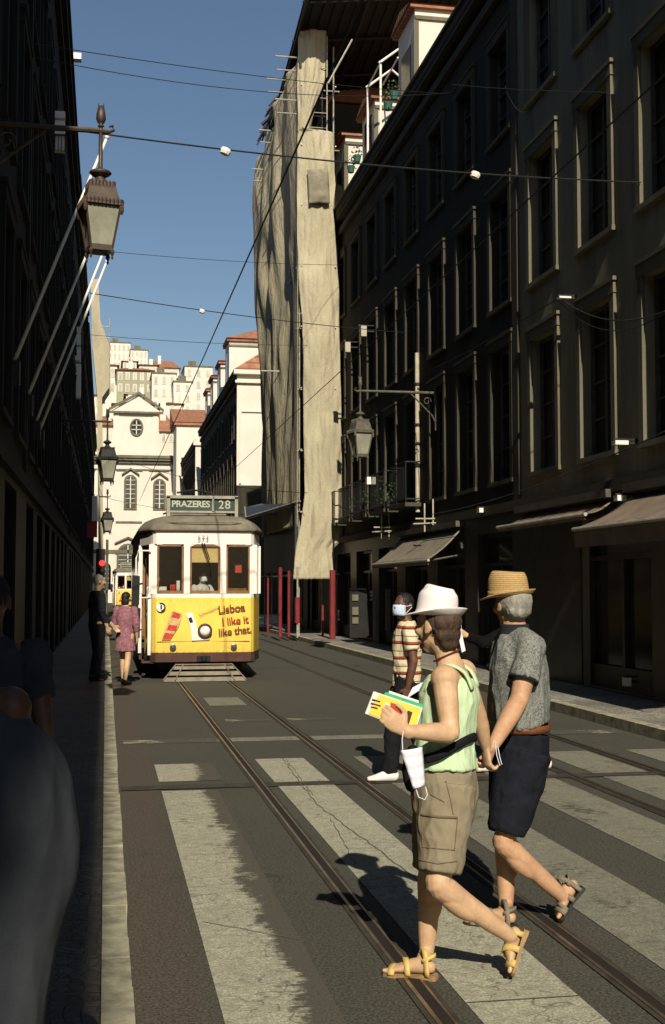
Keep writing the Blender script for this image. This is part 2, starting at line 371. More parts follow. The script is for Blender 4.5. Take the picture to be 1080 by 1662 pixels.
def building(name, label, X, s, y0, y1, H, floors, wallm, trimm, ground=None, depth=9, framem='frame', phase=None, pitch=2.35, w_=1.22, cat='building', cproj=.24, roofh=2.6, corn='stone_dark'):
    root = thing(name, label, cat, (X - s * depth / 2, (y0 + y1) / 2, 0)); ops = []; wins = []
    yc = (phase if phase is not None else y0 + pitch / 2)
    while yc - w_ / 2 < y0 + .35: yc += pitch
    while yc + w_ / 2 < y1 - .3:
        for (za, zb, kd) in floors: ops.append((yc - w_ / 2, yc + w_ / 2, za, zb)); wins.append((yc, za, zb - za, kd if yc > 28 else 'w'))
        yc += pitch
    gops = []
    if ground:
        gp, gw, gz = ground; yc = y0 + gp / 2
        while yc + gw / 2 < y1 - .2:
            gops.append((yc - gw / 2, yc + gw / 2, .13, gz)); yc += gp
    wl = MB(); facade_mesh(wl, X, s, y0, y1, 0, H, ops + gops)
    xb = X - s * depth; xi = X - s * .215
    wl.quad((xi, y0, 0), (xi, y1, 0), (xi, y1, H), (xi, y0, H))
    wl.quad((X, y0, 0), (xb, y0, 0), (xb, y0, H), (X, y0, H)); wl.quad((X, y1, 0), (xb, y1, 0), (xb, y1, H), (X, y1, H)); wl.quad((xb, y0, 0), (xb, y1, 0), (xb, y1, H), (xb, y0, H))
    wl.build('wall', m[wallm], root)
    if ground:
        g0 = MB(); Xg = X + s * .03; facade_mesh(g0, Xg, s, y0, y1, .1, 3.098, gops, .02); g0.build('shop_cladding', m['shop_left' if s > 0 else 'shop'], root)
    for (yc, za, h_, kd) in wins: put_window(root, X, s, yc, za, w_, round(h_, 3), kd, (trimm, framem, 'pane'))
    for (a, b, c, e) in gops:
        p = MB(); p.quad((X - s * .2, a, c), (X - s * .2, b, c), (X - s * .2, b, e), (X - s * .2, a, e)); d = p.build('shop_window', m['shop_left' if s > 0 else 'pane'], root)
        f = MB(); xx0, xx1 = sorted((X - s * .19, X - s * .12)); t = .07
        f.box((xx0, a, c), (xx1, a + t, e)); f.box((xx0, b - t, c), (xx1, b, e)); f.box((xx0, a + t, e - t), (xx1, b - t, e)); f.box((xx0, a + t, e - .65), (xx1, b - t, e - .58)); f.box((xx0, a + t, c), (xx1, b - t, c + .35)); f.box((xx0, (a + b) / 2 - .04, c + .35), (xx1, (a + b) / 2 + .04, e - .65))
        f.build('frame', m['shop_left' if s > 0 else 'shop'], d)
    c = MB()
    for (pr, za, zb) in ((.12, H - .75, H - .55), (.22, H - .30, H - .18), (cproj, H - .18, H + .02), (cproj + .06, H + .02, H + .10)):
        a, b = sorted((X, X + s * pr)); c.box((a, y0, za), (b, y1, zb))
    c.build('cornice', m[corn], root)
    c = MB(); a, b = sorted((X, X + s * .12)); c.box((a, y0, 3.1), (b, y1, 3.28)); c.build('string_course', m[corn], root)
    # downpipe / pilaster at the joints
    c = MB(); a, b = sorted((X, X + s * .05)); c.box((a, y0, 3.29), (b, y0 + .3, H - .75)); c.build('pilaster', m[trimm], root)
    if roofh:
        r = MB(); xe = X + s * (cproj - .05); xm = X - s * depth / 2; zr = H + .1
        r.add([(xe, y0, zr), (xe, y1, zr), (xm, y1, zr + roofh), (xm, y0, zr + roofh), (xb, y1, zr), (xb, y0, zr)], [(0, 1, 2, 3), (3, 2, 4, 5), (0, 3, 5), (1, 4, 2), (0, 5, 4, 1)])
        r.build('roof', m['tile'], root)
    return root
FL = [(3.75, 6.1, 'w'), (7.15, 9.45, 'w'), (10.5, 12.5, 'w')]
b1 = building('stucco_building', 'grey stained stucco building at the right edge, tall windows above the brown awning', 7.5, -1, -6.0, 21.6, 13.95, FL, 'stucco_near', 'stone', (3.6, 2.6, 2.75), phase=17.97 - 2.35 * 9)
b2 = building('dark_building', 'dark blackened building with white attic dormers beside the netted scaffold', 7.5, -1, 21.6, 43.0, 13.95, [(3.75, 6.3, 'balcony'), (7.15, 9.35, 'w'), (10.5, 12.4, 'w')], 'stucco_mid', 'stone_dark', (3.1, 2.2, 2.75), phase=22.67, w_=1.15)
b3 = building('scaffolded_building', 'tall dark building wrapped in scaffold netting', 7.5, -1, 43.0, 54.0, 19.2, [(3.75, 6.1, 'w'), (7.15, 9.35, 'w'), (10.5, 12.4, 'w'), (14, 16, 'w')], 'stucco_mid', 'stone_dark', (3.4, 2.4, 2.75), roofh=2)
# attic dormers of the dark building
for yy, zd in ((31.3, 17.2), (36.3, 16.7), (41.1, 17.3)):
    d = MB(); d.box((8.0, yy, 14.0), (11, yy + 1.9, zd)); dm = d.build('dormer', m['cream'], b2)
    d = MB(); d.box((7.85, yy - .12, zd), (11, yy + 2.02, zd + .08)); d.add([(7.8, yy - .15, zd + .09), (7.8, yy + 2.05, zd + .09), (7.8, yy + .95, zd + .33), (11, yy - .15, zd + .09), (11, yy + 2.05, zd + .09), (11, yy + .95, zd + .33)], [(0, 1, 2), (3, 5, 4), (0, 2, 5, 3), (1, 4, 5, 2), (0, 3, 4, 1)]); d.build('dormer_roof', m['tile'], dm)
    d = MB(); d.box((7.96, yy - .03, 14.5), (8.10, yy, zd - .3)); d.box((8.0, yy - .06, zd - .3), (9.3, yy, zd - .2)); d.build('trim', m['stone'], dm)
    d = MB(); d.box((7.97, yy + .45, 14.9), (7.998, yy + 1.45, 16.4)); d.build('dormer_window', m['pane'], dm)
# terrace between dormers: pergola and pots
pg = thing('roof_pergola', 'white roof terrace pergola over the dark building beside the scaffold', 'pergola', (8.5, 35.3, 14.9))
d = MB()
for x in (7.75, 9.3):
    for yy in (34.4, 36.2): d = MB(); d.tube([(x, yy, 14.6), (x, yy, 17.0)], .035); d.build('post', m['white'], pg)
d = MB()
for yy in (34.4, 36.2): d.tube([(7.7, yy, 17.0), (8.5, yy, zd + .33), (9.3, yy, 17.0)], .04)
for k in range(4): d.tube([(7.75 + k * .5, 34.3, 17.02 + (.15 if k in (1, 2) else 0)), (7.75 + k * .5, 36.3, 17.02 + (.15 if k in (1, 2) else 0))], .025)
d.build('roof_frame', m['white'], pg)
def plant(root_label, c, r, hgt, group, n=60, mt='leaf', potm='pot_green', name='potted_plant'):
    t = thing(name, root_label, 'plant', c, group); c = Vector(c)
    MB().lathe(c, [(.09 * r / .2, 0), (.13 * r / .2, .2 * r / .2), (.12 * r / .2, .205 * r / .2)], 12).build('pot', m[potm], t)
    f = MB()
    for i in range(n):
        a = random.uniform(0, 6.28); q = random.random() ** .5 * r; z = random.random()
        p = c + V(math.cos(a) * q * (1 - .4 * z), math.sin(a) * q * (1 - .4 * z), .2 * r / .2 + z * hgt)
        d1 = V(random.uniform(-1, 1), random.uniform(-1, 1), random.uniform(-.3, 1)).normalized() * .07; d2 = d1.cross(V(random.random(), random.random(), random.random())).normalized() * .03
        f.quad(p, p + d1 * .5 + d2, p + d1, p + d1 * .5 - d2)
    f.build('foliage', m[mt], t); return t
for i, (px_, py_, lb) in enumerate([(640, 142, 'topmost green pot of leaves on the roof edge cable'), (630, 150, 'green pot just below the topmost one on the roof edge'), (580, 238, 'green pot above the lowest one near the net edge'), (570, 252, 'lowest green pot of leaves on the roof edge by the net')]):
    p = onX(px_, py_, 7.35); plant(lb, (p.x, p.y, 14.53), .2, .3, 'pots on the roof edge', 40)
# left row
LF = [(3.8, 6.2, 'w'), (7.2, 9.5, 'w'), (10.6, 12.6, 'w')]
LX = -1.25
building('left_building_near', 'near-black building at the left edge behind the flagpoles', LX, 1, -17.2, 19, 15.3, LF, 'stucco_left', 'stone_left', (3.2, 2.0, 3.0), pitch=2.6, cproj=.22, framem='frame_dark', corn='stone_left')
c = MB(); c.box((LX - 9, -34, 0), (LX, -17.21, 14.1)); c.box((LX, -34, 13.9), (LX + .24, -17.21, 14.2)); c.build('unseen_shade_wing', m['stucco_left'], bpy.data.objects['left_building_near'])  # unseen wing added behind the camera, height set to shape the foreground sunlight
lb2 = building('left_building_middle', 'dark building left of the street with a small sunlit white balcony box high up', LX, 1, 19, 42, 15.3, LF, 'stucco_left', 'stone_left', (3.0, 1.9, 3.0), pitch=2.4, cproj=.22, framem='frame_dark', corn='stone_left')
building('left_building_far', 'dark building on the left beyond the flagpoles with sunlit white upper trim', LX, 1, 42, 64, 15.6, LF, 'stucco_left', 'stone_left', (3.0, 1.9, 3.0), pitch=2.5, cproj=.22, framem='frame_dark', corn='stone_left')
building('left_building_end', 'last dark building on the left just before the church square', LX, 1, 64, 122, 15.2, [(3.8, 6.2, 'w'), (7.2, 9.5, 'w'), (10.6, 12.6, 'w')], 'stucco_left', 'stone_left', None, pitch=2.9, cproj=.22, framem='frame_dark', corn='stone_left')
c = MB(); c.box((-1.24, 27.0, 11.2), (-.99, 27.2, 11.86)); c.box((-1.24, 27.0, 11.92), (-.99, 27.2, 12.07)); bw = c.build('balcony_box', m['white'], lb2)
c = MB()
for k in range(4): c.box((-1.2 + k * .07, 26.93, 11.15), (-1.185 + k * .07, 26.95, 11.5))
c.box((-1.24, 26.92, 11.5), (-.95, 26.96, 11.53)); c.build('railing', m['iron'], bw)
c = MB(); c.box((-1.0, 32.0, 15.42), (-.78, 32.25, 15.58)); c.build('chimney_cap', m['white'], lb2)
# scaffold net on the left row
ln = thing('left_scaffold_net', 'pale scaffold netting hung high on the left row before the church', 'scaffold net', (-.5, 60, 0))
c = MB(); Y = 60
P = [onY(148, 455, Y), onY(160, 452, Y), onY(163, 520, Y), onY(178, 560, Y), onY(178, 628, Y), onY(166, 645, Y), onY(168, 900, Y), onY(160, 900, Y), onY(158, 640, Y), onY(150, 560, Y)]
c.slab(P, (0, 2.5, 0)); c.build('net', m['net'], ln)
c = MB(); c.tube([onY(178, 515, Y), onY(178.5, 640, Y)], .03); c.tube([onY(162, 530, Y), onY(178, 530, Y)], .02); c.tube([onY(162, 548, Y), onY(178, 548, Y)], .02); c.build('scaffold_pole', m['galv'], ln)
# sunlit white returns on left row
c = MB()
lb3 = bpy.data.objects['left_building_far']
for (y0_, y1_) in ((530, 560), (563, 585), (590, 645)):
    a = onX(121, y0_, -1.0); b = onX(130, y1_, -1.0); Y_ = 47.5
    A_ = onY(121, y0_, Y_); B_ = onY(131, y1_, Y_); c.box((A_.x, Y_, B_.z), (B_.x, Y_ + .5, A_.z))
c.build('bay_side', m['white'], lb3)
# ------------------------------------------------------------------ far right row
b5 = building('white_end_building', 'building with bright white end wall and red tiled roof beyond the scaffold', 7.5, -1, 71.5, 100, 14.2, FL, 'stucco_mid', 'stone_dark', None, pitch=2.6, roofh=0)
c = MB(); c.box((7.42, 71.3, 7.6), (16.6, 71.49, 14.1)); c.build('end_wall', m['cream'], b5); c = MB(); c.box((7.42, 71.25, 0), (16.6, 71.49, 7.595)); c.build('shaded_end_wall', m['stucco_mid'], b5)  # shadow across the lower end wall is put into its darker colour
c = MB(); c.box((7.3, 71.1, 13.6), (16.7, 71.3, 13.75)); c.box((7.2, 70.95, 14.1), (16.7, 71.5, 14.35)); c.box((7.6, 71.2, 11.9), (9.4, 71.3, 12.0)); c.box((7.55, 71.2, 7.7), (7.68, 71.3, 11.9)); c.build('end_cornice', m['cream'], b5)
c = MB(); c.box((8.2, 72.2, 14.3), (14, 98, 14.9)); 
c.add([(7.2, 71.0, 14.36), (7.2, 78, 14.36), (9.6, 77, 16.0), (9.6, 71.8, 16.0), (16.7, 71, 14.36), (16.7, 78, 14.36), (14, 77, 16), (14, 71.8, 16)], [(0, 1, 2, 3), (4, 0, 3, 7), (3, 2, 6, 7), (5, 4, 7, 6), (1, 5, 6, 2)]); c.build('roof', m['tile'], b5)
for (yy, x0, zt) in ((79, 7.7, 17.6), (85, 7.7, 17.2), (91, 7.7, 17.2), (96, 7.7, 17.0)):
    c = MB(); c.box((x0, yy, 14.2), (x0 + 4.5, yy + 2.6, zt)); d = c.build('attic_block', m['cream'], b5)
    c = MB(); c.box((x0 - .15, yy - .15, zt), (x0 + 4.7, yy + 2.75, zt + .18)); c.add([(x0 - .2, yy - .25, zt + .19), (x0 + 4.7, yy - .25, zt + .19), (x0 + 4.7, yy + 2.85, zt + .19), (x0 - .2, yy + 2.85, zt + .19), (x0 + 2, yy + 1.3, zt + 1.1), (x0 + 3, yy + 1.3, zt + 1.1)], [(0, 1, 5, 4), (1, 2, 5), (2, 3, 4, 5), (3, 0, 4), (0, 3, 2, 1)]); c.build('attic_roof', m['tile'], d)
    c = MB(); c.box((x0 - .03, yy + .7, 14.9), (x0, yy + 1.9, zt - .6)); c.build('attic_window', m['pane'], d)
    # side-wall trim
    c = MB(); c.box((x0, yy - .05, zt - .35), (x0 + 4.5, yy, zt - .22)); c.build('trim', m['stone'], d)
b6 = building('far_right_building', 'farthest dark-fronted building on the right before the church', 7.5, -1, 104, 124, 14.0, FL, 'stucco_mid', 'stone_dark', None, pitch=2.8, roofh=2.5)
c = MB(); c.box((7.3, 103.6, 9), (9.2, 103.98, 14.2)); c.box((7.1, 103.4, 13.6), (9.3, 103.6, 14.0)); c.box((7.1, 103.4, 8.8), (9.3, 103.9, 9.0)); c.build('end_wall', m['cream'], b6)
b7 = thing('pale_corner_building', 'small pale building with red roof squeezed between the church and the right row', 'building', (8, 126, 0))
c = MB(); A_ = onY(287, 690, 126); c.box((A_.x, 126, 0), (A_.x + 6, 132, A_.z)); c.build('wall', m['cream'], b7)
c = MB(); c.box((A_.x - .3, 125.7, A_.z), (A_.x + 6, 132, A_.z + .3)); c.add([(A_.x - .4, 125.6, A_.z + .3), (A_.x + 6, 125.6, A_.z + .3), (A_.x + 6, 132, A_.z + 2.5), (A_.x - .4, 132, A_.z + 2.5), (A_.x - .4, 132, A_.z + .3), (A_.x + 6, 132, A_.z + .3)], [(0, 1, 2, 3), (0, 3, 4), (1, 5, 2), (3, 2, 5, 4), (0, 4, 5, 1)]); c.build('roof', m['tile'], b7)
for z_ in (9, 13): c = MB(); c.box((A_.x + .5, 125.95, z_), (A_.x + 1.2, 125.999, z_ + 1.9)); c.build('window', m['pane'], b7)
# ------------------------------------------------------------------ church
CY = 135.0
ch = thing('church', 'cream stone church front with triangular pediment and oval window at the street end', 'church', (3.4, CY, 0))
def cp(px_, py_): 
    p = onY(px_, py_, CY); return (p.x, p.z)
zc = cp(220, 745)[1]; xL, xR = -6.0, 12.5
def prof(mb, pts, y0, y1): mb.slab([(x, y0, z) for x, z in pts], (0, y1 - y0, 0))
c = MB(); c.box((xL, CY, 0), (xR, CY + 12, zc)); c.build('wall', m['stone_church'], ch)
zt = cp(225, 668)[1]
up = [(cp(168, 745)[0], zc + .35)]
for t in range(9):   # left volute
    a = t / 8; up.append((cp(172, 0)[0] + (cp(192, 0)[0] - cp(172, 0)[0]) * a ** .6, zc + .5 + (cp(0, 690)[1] - zc - .5) * (a ** 2.2)))
up.append((cp(192, 0)[0], zt)); up.append((cp(264, 0)[0], zt))
for t in range(9):
    a = 1 - t / 8; up.append((cp(286, 0)[0] + (cp(264, 0)[0] - cp(286, 0)[0]) * a ** .6, zc + .5 + (cp(0, 690)[1] - zc - .5) * (a ** 2.2)))
up.append((cp(288, 0)[0], zc + .35))
c = MB(); prof(c, up, CY + .4, CY + 1.6); c.build('gable', m['stone_church'], ch)
pl_, pr_ = cp(187, 0)[0], cp(269, 0)[0]; ax_, az_ = cp(226, 640)
c = MB(); prof(c, [(pl_, zt), (pr_, zt), (ax_, az_)], CY + .3, CY + 1.7); pd = c.build('pediment', m['stone_church'], ch)
c = MB(); c.box((pl_ - .15, CY - .05, zt - .2), (pr_ + .15, CY + .299, zt + .02))
for (xa, za, xb, zb) in ((pl_ - .2, zt + .02, ax_, az_ + .02), (pr_ + .2, zt + .02, ax_, az_ + .02)): c.slab([(xa, CY, za), (xb, CY, zb), (xb, CY, zb + .3), (xa, CY, za + .3)], (0, .299, 0))
c.build('moulding', m['stone'], pd)
c = MB()
for (pr, za, zb) in ((.15, zc - 1.3, zc - 1.1), (.3, zc - .5, zc - .2), (.55, zc - .2, zc + .05), (.7, zc + .05, zc + .35)): c.box((xL - pr, CY - pr, za), (xR + pr, CY, zb))
c.build('cornice', m['stone'], ch)
c = MB(); c.box((xL, CY - .2, 5.3), (xR, CY, 5.7)); c.box((xL, CY - .1, 8.6), (xR, CY, 8.8)); c.build('string_course', m['stone'], ch)
for px_ in (170, 192, 244, 286):
    x = cp(px_, 0)[0]; c = MB(); c.box((x - .35, CY - .12, 0), (x + .35, CY, zc - 1.3)); c.build('pilaster', m['stone_church'], ch)
for px_ in (197, 259):
    x = cp(px_, 0)[0]; c = MB(); c.box((x - .25, CY + .3, zc + .36), (x + .25, CY + .4, zt - .2)); c.build('pilaster', m['stone_church'], ch)
# oval window
ox, oz = cp(222, 693); ra, rb = .55, .78; n_ = 24
def ring(mb, x, z, y, a0, b0, a1, b1, dy, arch=False):
    k = n_
    A = [(x + a0 * math.cos(2 * math.pi * i / k), z + b0 * math.sin(2 * math.pi * i / k)) for i in range(k)]
    B = [(x + a1 * math.cos(2 * math.pi * i / k), z + b1 * math.sin(2 * math.pi * i / k)) for i in range(k)]
    for i in range(k):
        j = (i + 1) % k; mb.slab([(A[i][0], y, A[i][1]), (B[i][0], y, B[i][1]), (B[j][0], y, B[j][1]), (A[j][0], y, A[j][1])], (0, dy, 0))
c = MB(); ring(c, ox, oz, CY + .22, ra, rb, ra + .18, rb + .18, .17); ow = c.build('oval_window', m['stone'], ch)
c = MB(); c.slab([(ox + ra * math.cos(i * math.pi / 12), CY + .36, oz + rb * math.sin(i * math.pi / 12)) for i in range(24)], (0, .035, 0)); c.build('pane', m['pane'], ow)
c = MB(); c.box((ox - .05, CY + .30, oz - rb), (ox + .05, CY + .355, oz + rb)); c.box((ox - ra, CY + .30, oz + .2), (ox + ra, CY + .355, oz + .28)); c.box((ox - ra, CY + .30, oz - .28), (ox + ra, CY + .355, oz - .2)); c.build('frame', m['stone_church'], ow)
m['church_pane'] = M('church_pane', (.06, .058, .045), .4, .5, 2, 0)
def arch_window(cx, z0, z1, hw, hood=True, nm='arched_window', pn='church_pane'):
    pts = [(cx - hw, z0), (cx + hw, z0)] + [(cx + hw * math.cos(a * math.pi / 8), z1 - hw + hw * math.sin(a * math.pi / 8)) for a in range(9)]
    po = [(cx - hw - .2, z0 - .2), (cx + hw + .2, z0 - .2)] + [(cx + (hw + .2) * math.cos(a * math.pi / 8), z1 - hw + (hw + .2) * math.sin(a * math.pi / 8)) for a in range(9)]
    c = MB(); prof(c, po, CY - .12, CY - .001)
    if hood: c.slab([(cx - hw - .45, CY - .3, z1 + .1), (cx, CY - .3, z1 + .75), (cx + hw + .45, CY - .3, z1 + .1), (cx + hw + .45, CY - .3, z1 + .25), (cx, CY - .3, z1 + .95), (cx - hw - .45, CY - .3, z1 + .25)], (0, .3, 0))
    w1 = c.build(nm, m['stone'], ch)
    c = MB(); prof(c, pts, CY - .16, CY - .121); c.build('pane', m[pn], w1)
    c = MB(); c.box((cx - .05, CY - .2, z0), (cx + .05, CY - .161, z1)); k = z0 + .5
    while k < z1 - .2: c.box((cx - hw, CY - .19, k), (cx + hw, CY - .162, k + .05)); k += .5
    c.build('frame', m['stone_church'], w1)
ax0, _ = cp(220, 0); z0_, z1_ = cp(0, 822)[1], cp(0, 770)[1]
arch_window(ax0, z0_, z1_, .5); arch_window(cp(266, 0)[0], z0_, z1_ - .4, .5); arch_window(cp(174, 0)[0] - 2.5, z0_, z1_, .5)
arch_window(cp(217, 0)[0], 0.1, 6.2, 1.0, True, 'portal'); arch_window(cp(180, 0)[0], 1.6, 4.2, .5, False, 'arched_window')
# ------------------------------------------------------------------ hill and houses
h = MB(); nx, ny = 14, 16
gv = []
for j in range(ny):
    for i in range(nx):
        y = 150 + j * 22; x = -150 + i * 24; z = -1 + 55 * (1 - math.exp(-(max(0, y - 165) / 95) ** 1.4)) - max(0, x - 10) * .07 + 2 * noise.noise(V(x * .02, y * .02, 0)); gv.append((x, y, z if j else -1))
h.add(gv, [(j * nx + i, j * nx + i + 1, (j + 1) * nx + i + 1, (j + 1) * nx + i) for j in range(ny - 1) for i in range(nx - 1)]); struct('hill', h, m['hill'], True)
cwall = {'w': 'cream', 'g': None}
m['green_wall'] = stucco('pale_green_render', (.36, .36, .24), .8, .3); m['warm_wall'] = stucco('warm_render', (.66, .60, .48), .8, .3); m['cream2'] = stucco('white_render', (.70, .67, .60), .8, .35)
def house(label, x0, x1, yt, yb, Y, wm, roof, rows, cols, base=None, trim=True, roofpy=0):
    A = onY(x0, yt, Y); B = onY(x1, yb, Y)
    r = thing('hill_house', label, 'house', ((A.x + B.x) / 2, Y + 4, B.z - 8), 'houses on the hill behind the church')
    c = MB(); c.box((A.x, Y, B.z - 8), (B.x, Y + 9, A.z)); c.build('wall', m[wm], r)
    if roof == 'flat':
        c = MB(); c.box((A.x - .15, Y - .15, A.z), (B.x + .15, Y + 9, A.z + .25)); 
        c.box((A.x + 1, Y + 3, A.z + .25), (A.x + 2.4, Y + 4, A.z + 1.7)); c.build('roof', m['stone'], r)
    else:
        hh = roofpy * Y / FPX
        c = MB(); c.add([(A.x - .4, Y - .5, A.z), (B.x + .4, Y - .5, A.z), (B.x + .4, Y + 9.4, A.z), (A.x - .4, Y + 9.4, A.z), (A.x + 1.5, Y + 4.4, A.z + hh), (B.x - 1.5, Y + 4.4, A.z + hh)], [(0, 1, 5, 4), (1, 2, 5), (2, 3, 4, 5), (3, 0, 4), (0, 3, 2, 1)]); rf = c.build('roof', m['tile'], r)
        c = MB(); c.box((A.x + 2.2, Y + 2, A.z), (A.x + 3.0, Y + 3, A.z + hh + .9)); c.build('chimney', m['cream'], rf)
    W = B.x - A.x; Hh = A.z - B.z; cw = W / cols; rh = Hh / rows; ww, wh = min(1.3, cw * .36), min(2.2, rh * .55)
    for i in range(rows):
        for j in range(cols):
            xc = A.x + cw * (j + .5); z0 = B.z + rh * i + rh * .2
            f = MB(); f.box((xc - ww / 2 - .15, Y - .08, z0 - .12), (xc + ww / 2 + .15, Y, z0 + wh + .15)); wi = f.build('window', m['cream2'], r)
            f = MB(); f.box((xc - ww / 2, Y - .10, z0), (xc + ww / 2, Y - .081, z0 + wh)); f.build('pane', m['pane_pale'], wi)
house('white stepped house with flat roof, topmost on the hill', 176, 212, 556, 600, 300, 'cream', 'flat', 3, 5)
house('tall pale block with flat roof right of the topmost hill house', 212, 240, 568, 605, 290, 'cream2', 'flat', 3, 4)
house('long pale house with red dormered roof against the sky', 242, 291, 596, 625, 300, 'warm_wall', 'tile', 2, 6, roofpy=16)
house('pale green house with white-framed windows above the church', 190, 248, 600, 640, 235, 'green_wall', 'tile', 2, 5, roofpy=10)
house('white house left of the pale green one', 160, 190, 592, 640, 238, 'cream', 'tile', 2, 2, roofpy=9)
house('white two-storey house right of the pale green house', 247, 286, 606, 668, 225, 'cream2', 'flat', 3, 3)
house('cream house with red roof just left of the pediment', 150, 200, 690, 740, 175, 'warm_wall', 'tile', 1, 3, roofpy=22)
house('low house with brick-red roof just right of the pediment', 236, 284, 700, 720, 178, 'warm_wall', 'tile', 1, 4, roofpy=42)
house('cream house with a yellow wall behind the pediment', 185, 248, 655, 690, 190, 'warm_wall', 'tile', 1, 4, roofpy=9)
house('pale house with balconies below the sky gap', 282, 312, 620, 690, 220, 'cream', 'flat', 4, 2)
house('white corner house rising at the right of the hill', 300, 345, 595, 690, 240, 'cream2', 'flat', 5, 3)
house('pale house behind the netted scaffold on the left', 120, 166, 640, 690, 200, 'cream', 'tile', 2, 3, roofpy=8)
house('small cream house between the green house and the pediment', 205, 232, 640, 660, 205, 'cream', 'tile', 1, 3, roofpy=6)
house('narrow white house with red roof left above the green house', 200, 222, 586, 600, 262, 'cream', 'tile', 1, 3, roofpy=5)
house('small warm house with red roof above the white two-storey house', 226, 256, 592, 610, 265, 'warm_wall', 'tile', 1, 3, roofpy=6)
house('narrow cream house right of the white two-storey house', 268, 290, 614, 650, 262, 'warm_wall', 'tile', 2, 2, roofpy=7)
house('low white house in front of the pale house with balconies', 262, 296, 655, 690, 205, 'cream2', 'tile', 2, 3, roofpy=9)
# ------------------------------------------------------------------ scaffold with netting
sf = thing('scaffold', 'tall tube scaffold draped in grey-beige netting on red-wrapped legs', 'scaffold', (6.7, 42, .12))
def interp(tab, y):
    for (a, va), (b, vb) in zip(tab, tab[1:]):
        if y <= b: return va + (vb - va) * (y - a) / (b - a)
    return tab[-1][1]
Ltab = [(50, 490), (130, 488), (205, 488), (320, 487), (450, 489), (520, 496), (600, 497), (700, 498), (800, 500), (850, 494), (885, 486), (900, 484), (940, 481)]
Rtab = [(50, 530), (128, 528), (170, 514), (212, 503), (214, 541), (300, 545), (340, 540), (400, 548), (500, 551), (600, 553), (700, 555), (800, 559), (875, 557), (890, 543), (940, 543)]
def net_sheet(name, n1, n2, fn, closed=False):
    c = MB(); g_ = [[fn(i / n1, j / n2) for i in range(n1 + 1)] for j in range(n2 + 1)]
    vv = [p for r in g_ for p in r]; c.add(vv, [(j * (n1 + 1) + i, j * (n1 + 1) + i + 1, (j + 1) * (n1 + 1) + i + 1, (j + 1) * (n1 + 1) + i) for j in range(n2) for i in range(n1)])
    o = c.build(name, m['net'], sf, True); md = o.modifiers.new('t', 'SOLIDIFY'); md.thickness = .015; return o
def front(u, v):
    py = 50 + v * 890; l = interp(Ltab, py); r = interp(Rtab, py); px = l - 5 + (r - l + 5) * u
    p = onY(px, py, 39.0)
    p.y += .10 * noise.noise(V(u * 3, v * 14, 0)) + .05 * noise.noise(V(u * 11, v * 22, 3))  - .22 * math.sin(math.pi * u) * (.4 + .6 * abs(math.sin(v * 9)))
    return p
net_sheet('front_net', 36, 260, front)
def pocket(u, v):
    px = 499 + 34 * u + 3 * v; py = 275 + 55 * v; p = onY(px, py, 38.72); p.y -= .12 * math.sin(math.pi * u) * math.sin(math.pi * v) + .05 * noise.noise(V(u * 4, v * 4, 1)); return p
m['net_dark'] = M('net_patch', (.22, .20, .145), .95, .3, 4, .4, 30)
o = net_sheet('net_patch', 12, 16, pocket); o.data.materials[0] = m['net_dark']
Etab = [(60, 471), (100, 463), (140, 452), (190, 433), (250, 425), (330, 421), (420, 419), (500, 420), (600, 427), (700, 430), (760, 431), (815, 431)]
def side(u, v):
    py = 60 + v * 755
    z = EYE + (953 - py) / FPX * (39 + 8 * u)          # a true wall: z per u keeps the top edge under the roof
    zt_ = 19.0 - (u * .3); z = zt_ + (3.6 - zt_) * v
    Yy = 39.05 + 9.0 * u; xx = 6.02 + .06 * math.sin(u * 9)
    pyc = 953 - (z - EYE) / Yy * FPX
    q = u * 4.3 + .55 * noise.noise(V(u * 2, v * 3.3, 2)) + .2 * noise.noise(V(u * 5, v * 9, 2)); fold = noise.noise(V(q, v * 1.3, 5)); fold2 = noise.noise(V(u * 13 + v * 2, v * 6, 9))
    bul = math.sin(math.pi * min(1, u * 1.02)) * .0
    l = interp(Etab, max(60, min(815, pyc)))
    edge = onX(l, pyc, 1) ; ex = ray(l, pyc); xe = ex.x / ex.y * Yy
    k = u ** 3
    x = xx * (1 - k) + xe * k - (.62 * (.25 + fold) + .16 * fold2) * (1 - .4 * k) * min(1, u * 5)
    return V(x, Yy, z)
net_sheet('side_net', 120, 160, side)
# tubes
c = MB()
def tb(a, b, r=.026): c.tube([a, b], r, 6)
for x in (6.12, 7.25):
    for yy in (39.3, 41.5, 43.7, 45.9, 48): tb((x, yy, .1), (x, yy, 19.6))
c.build('standard', m['galv'], sf); c = MB()
z = 2.1
while z < 20:
    for yy in (39.3, 41.5, 43.7, 45.9, 48): tb((6.0, yy, z), (7.45, yy, z), .022)
    for x in (6.12, 7.25): tb((x, 38.9, z), (x, 48.2, z), .022)
    z += 2.0
for yy, z in ((39.3, 17.70), (39.3, 19.15), (41.5, 19.3), (43.7, 18.3), (45.9, 17.6)): tb((5.3, yy, z), (6.2, yy, z)); tb((5.35, yy, z - .45), (6.2, yy, z - .45), .02)
for p in ((540, 655, 585, 655), (540, 725, 570, 728)): tb(onY(p[0] - 20, p[1], 39.3), onY(p[2], p[3], 39.3), .022)
a = onY(435, 603, 43.7); b = onY(470, 603, 43.7); tb((5.2, 42, 9.15), (6.2, 42, 9.15))
c.build('ledger', m['galv'], sf)
c = MB()
for k in range(9): z = 15.2 + k * .5; tb((6.35, 38.95, z), (6.95, 38.95, z), .015)
tb((6.33, 38.95, 15), (6.33, 38.95, 19.8), .022); tb((6.97, 38.95, 15), (6.97, 38.95, 19.8), .022); c.build('ladder', m['galv'], sf)
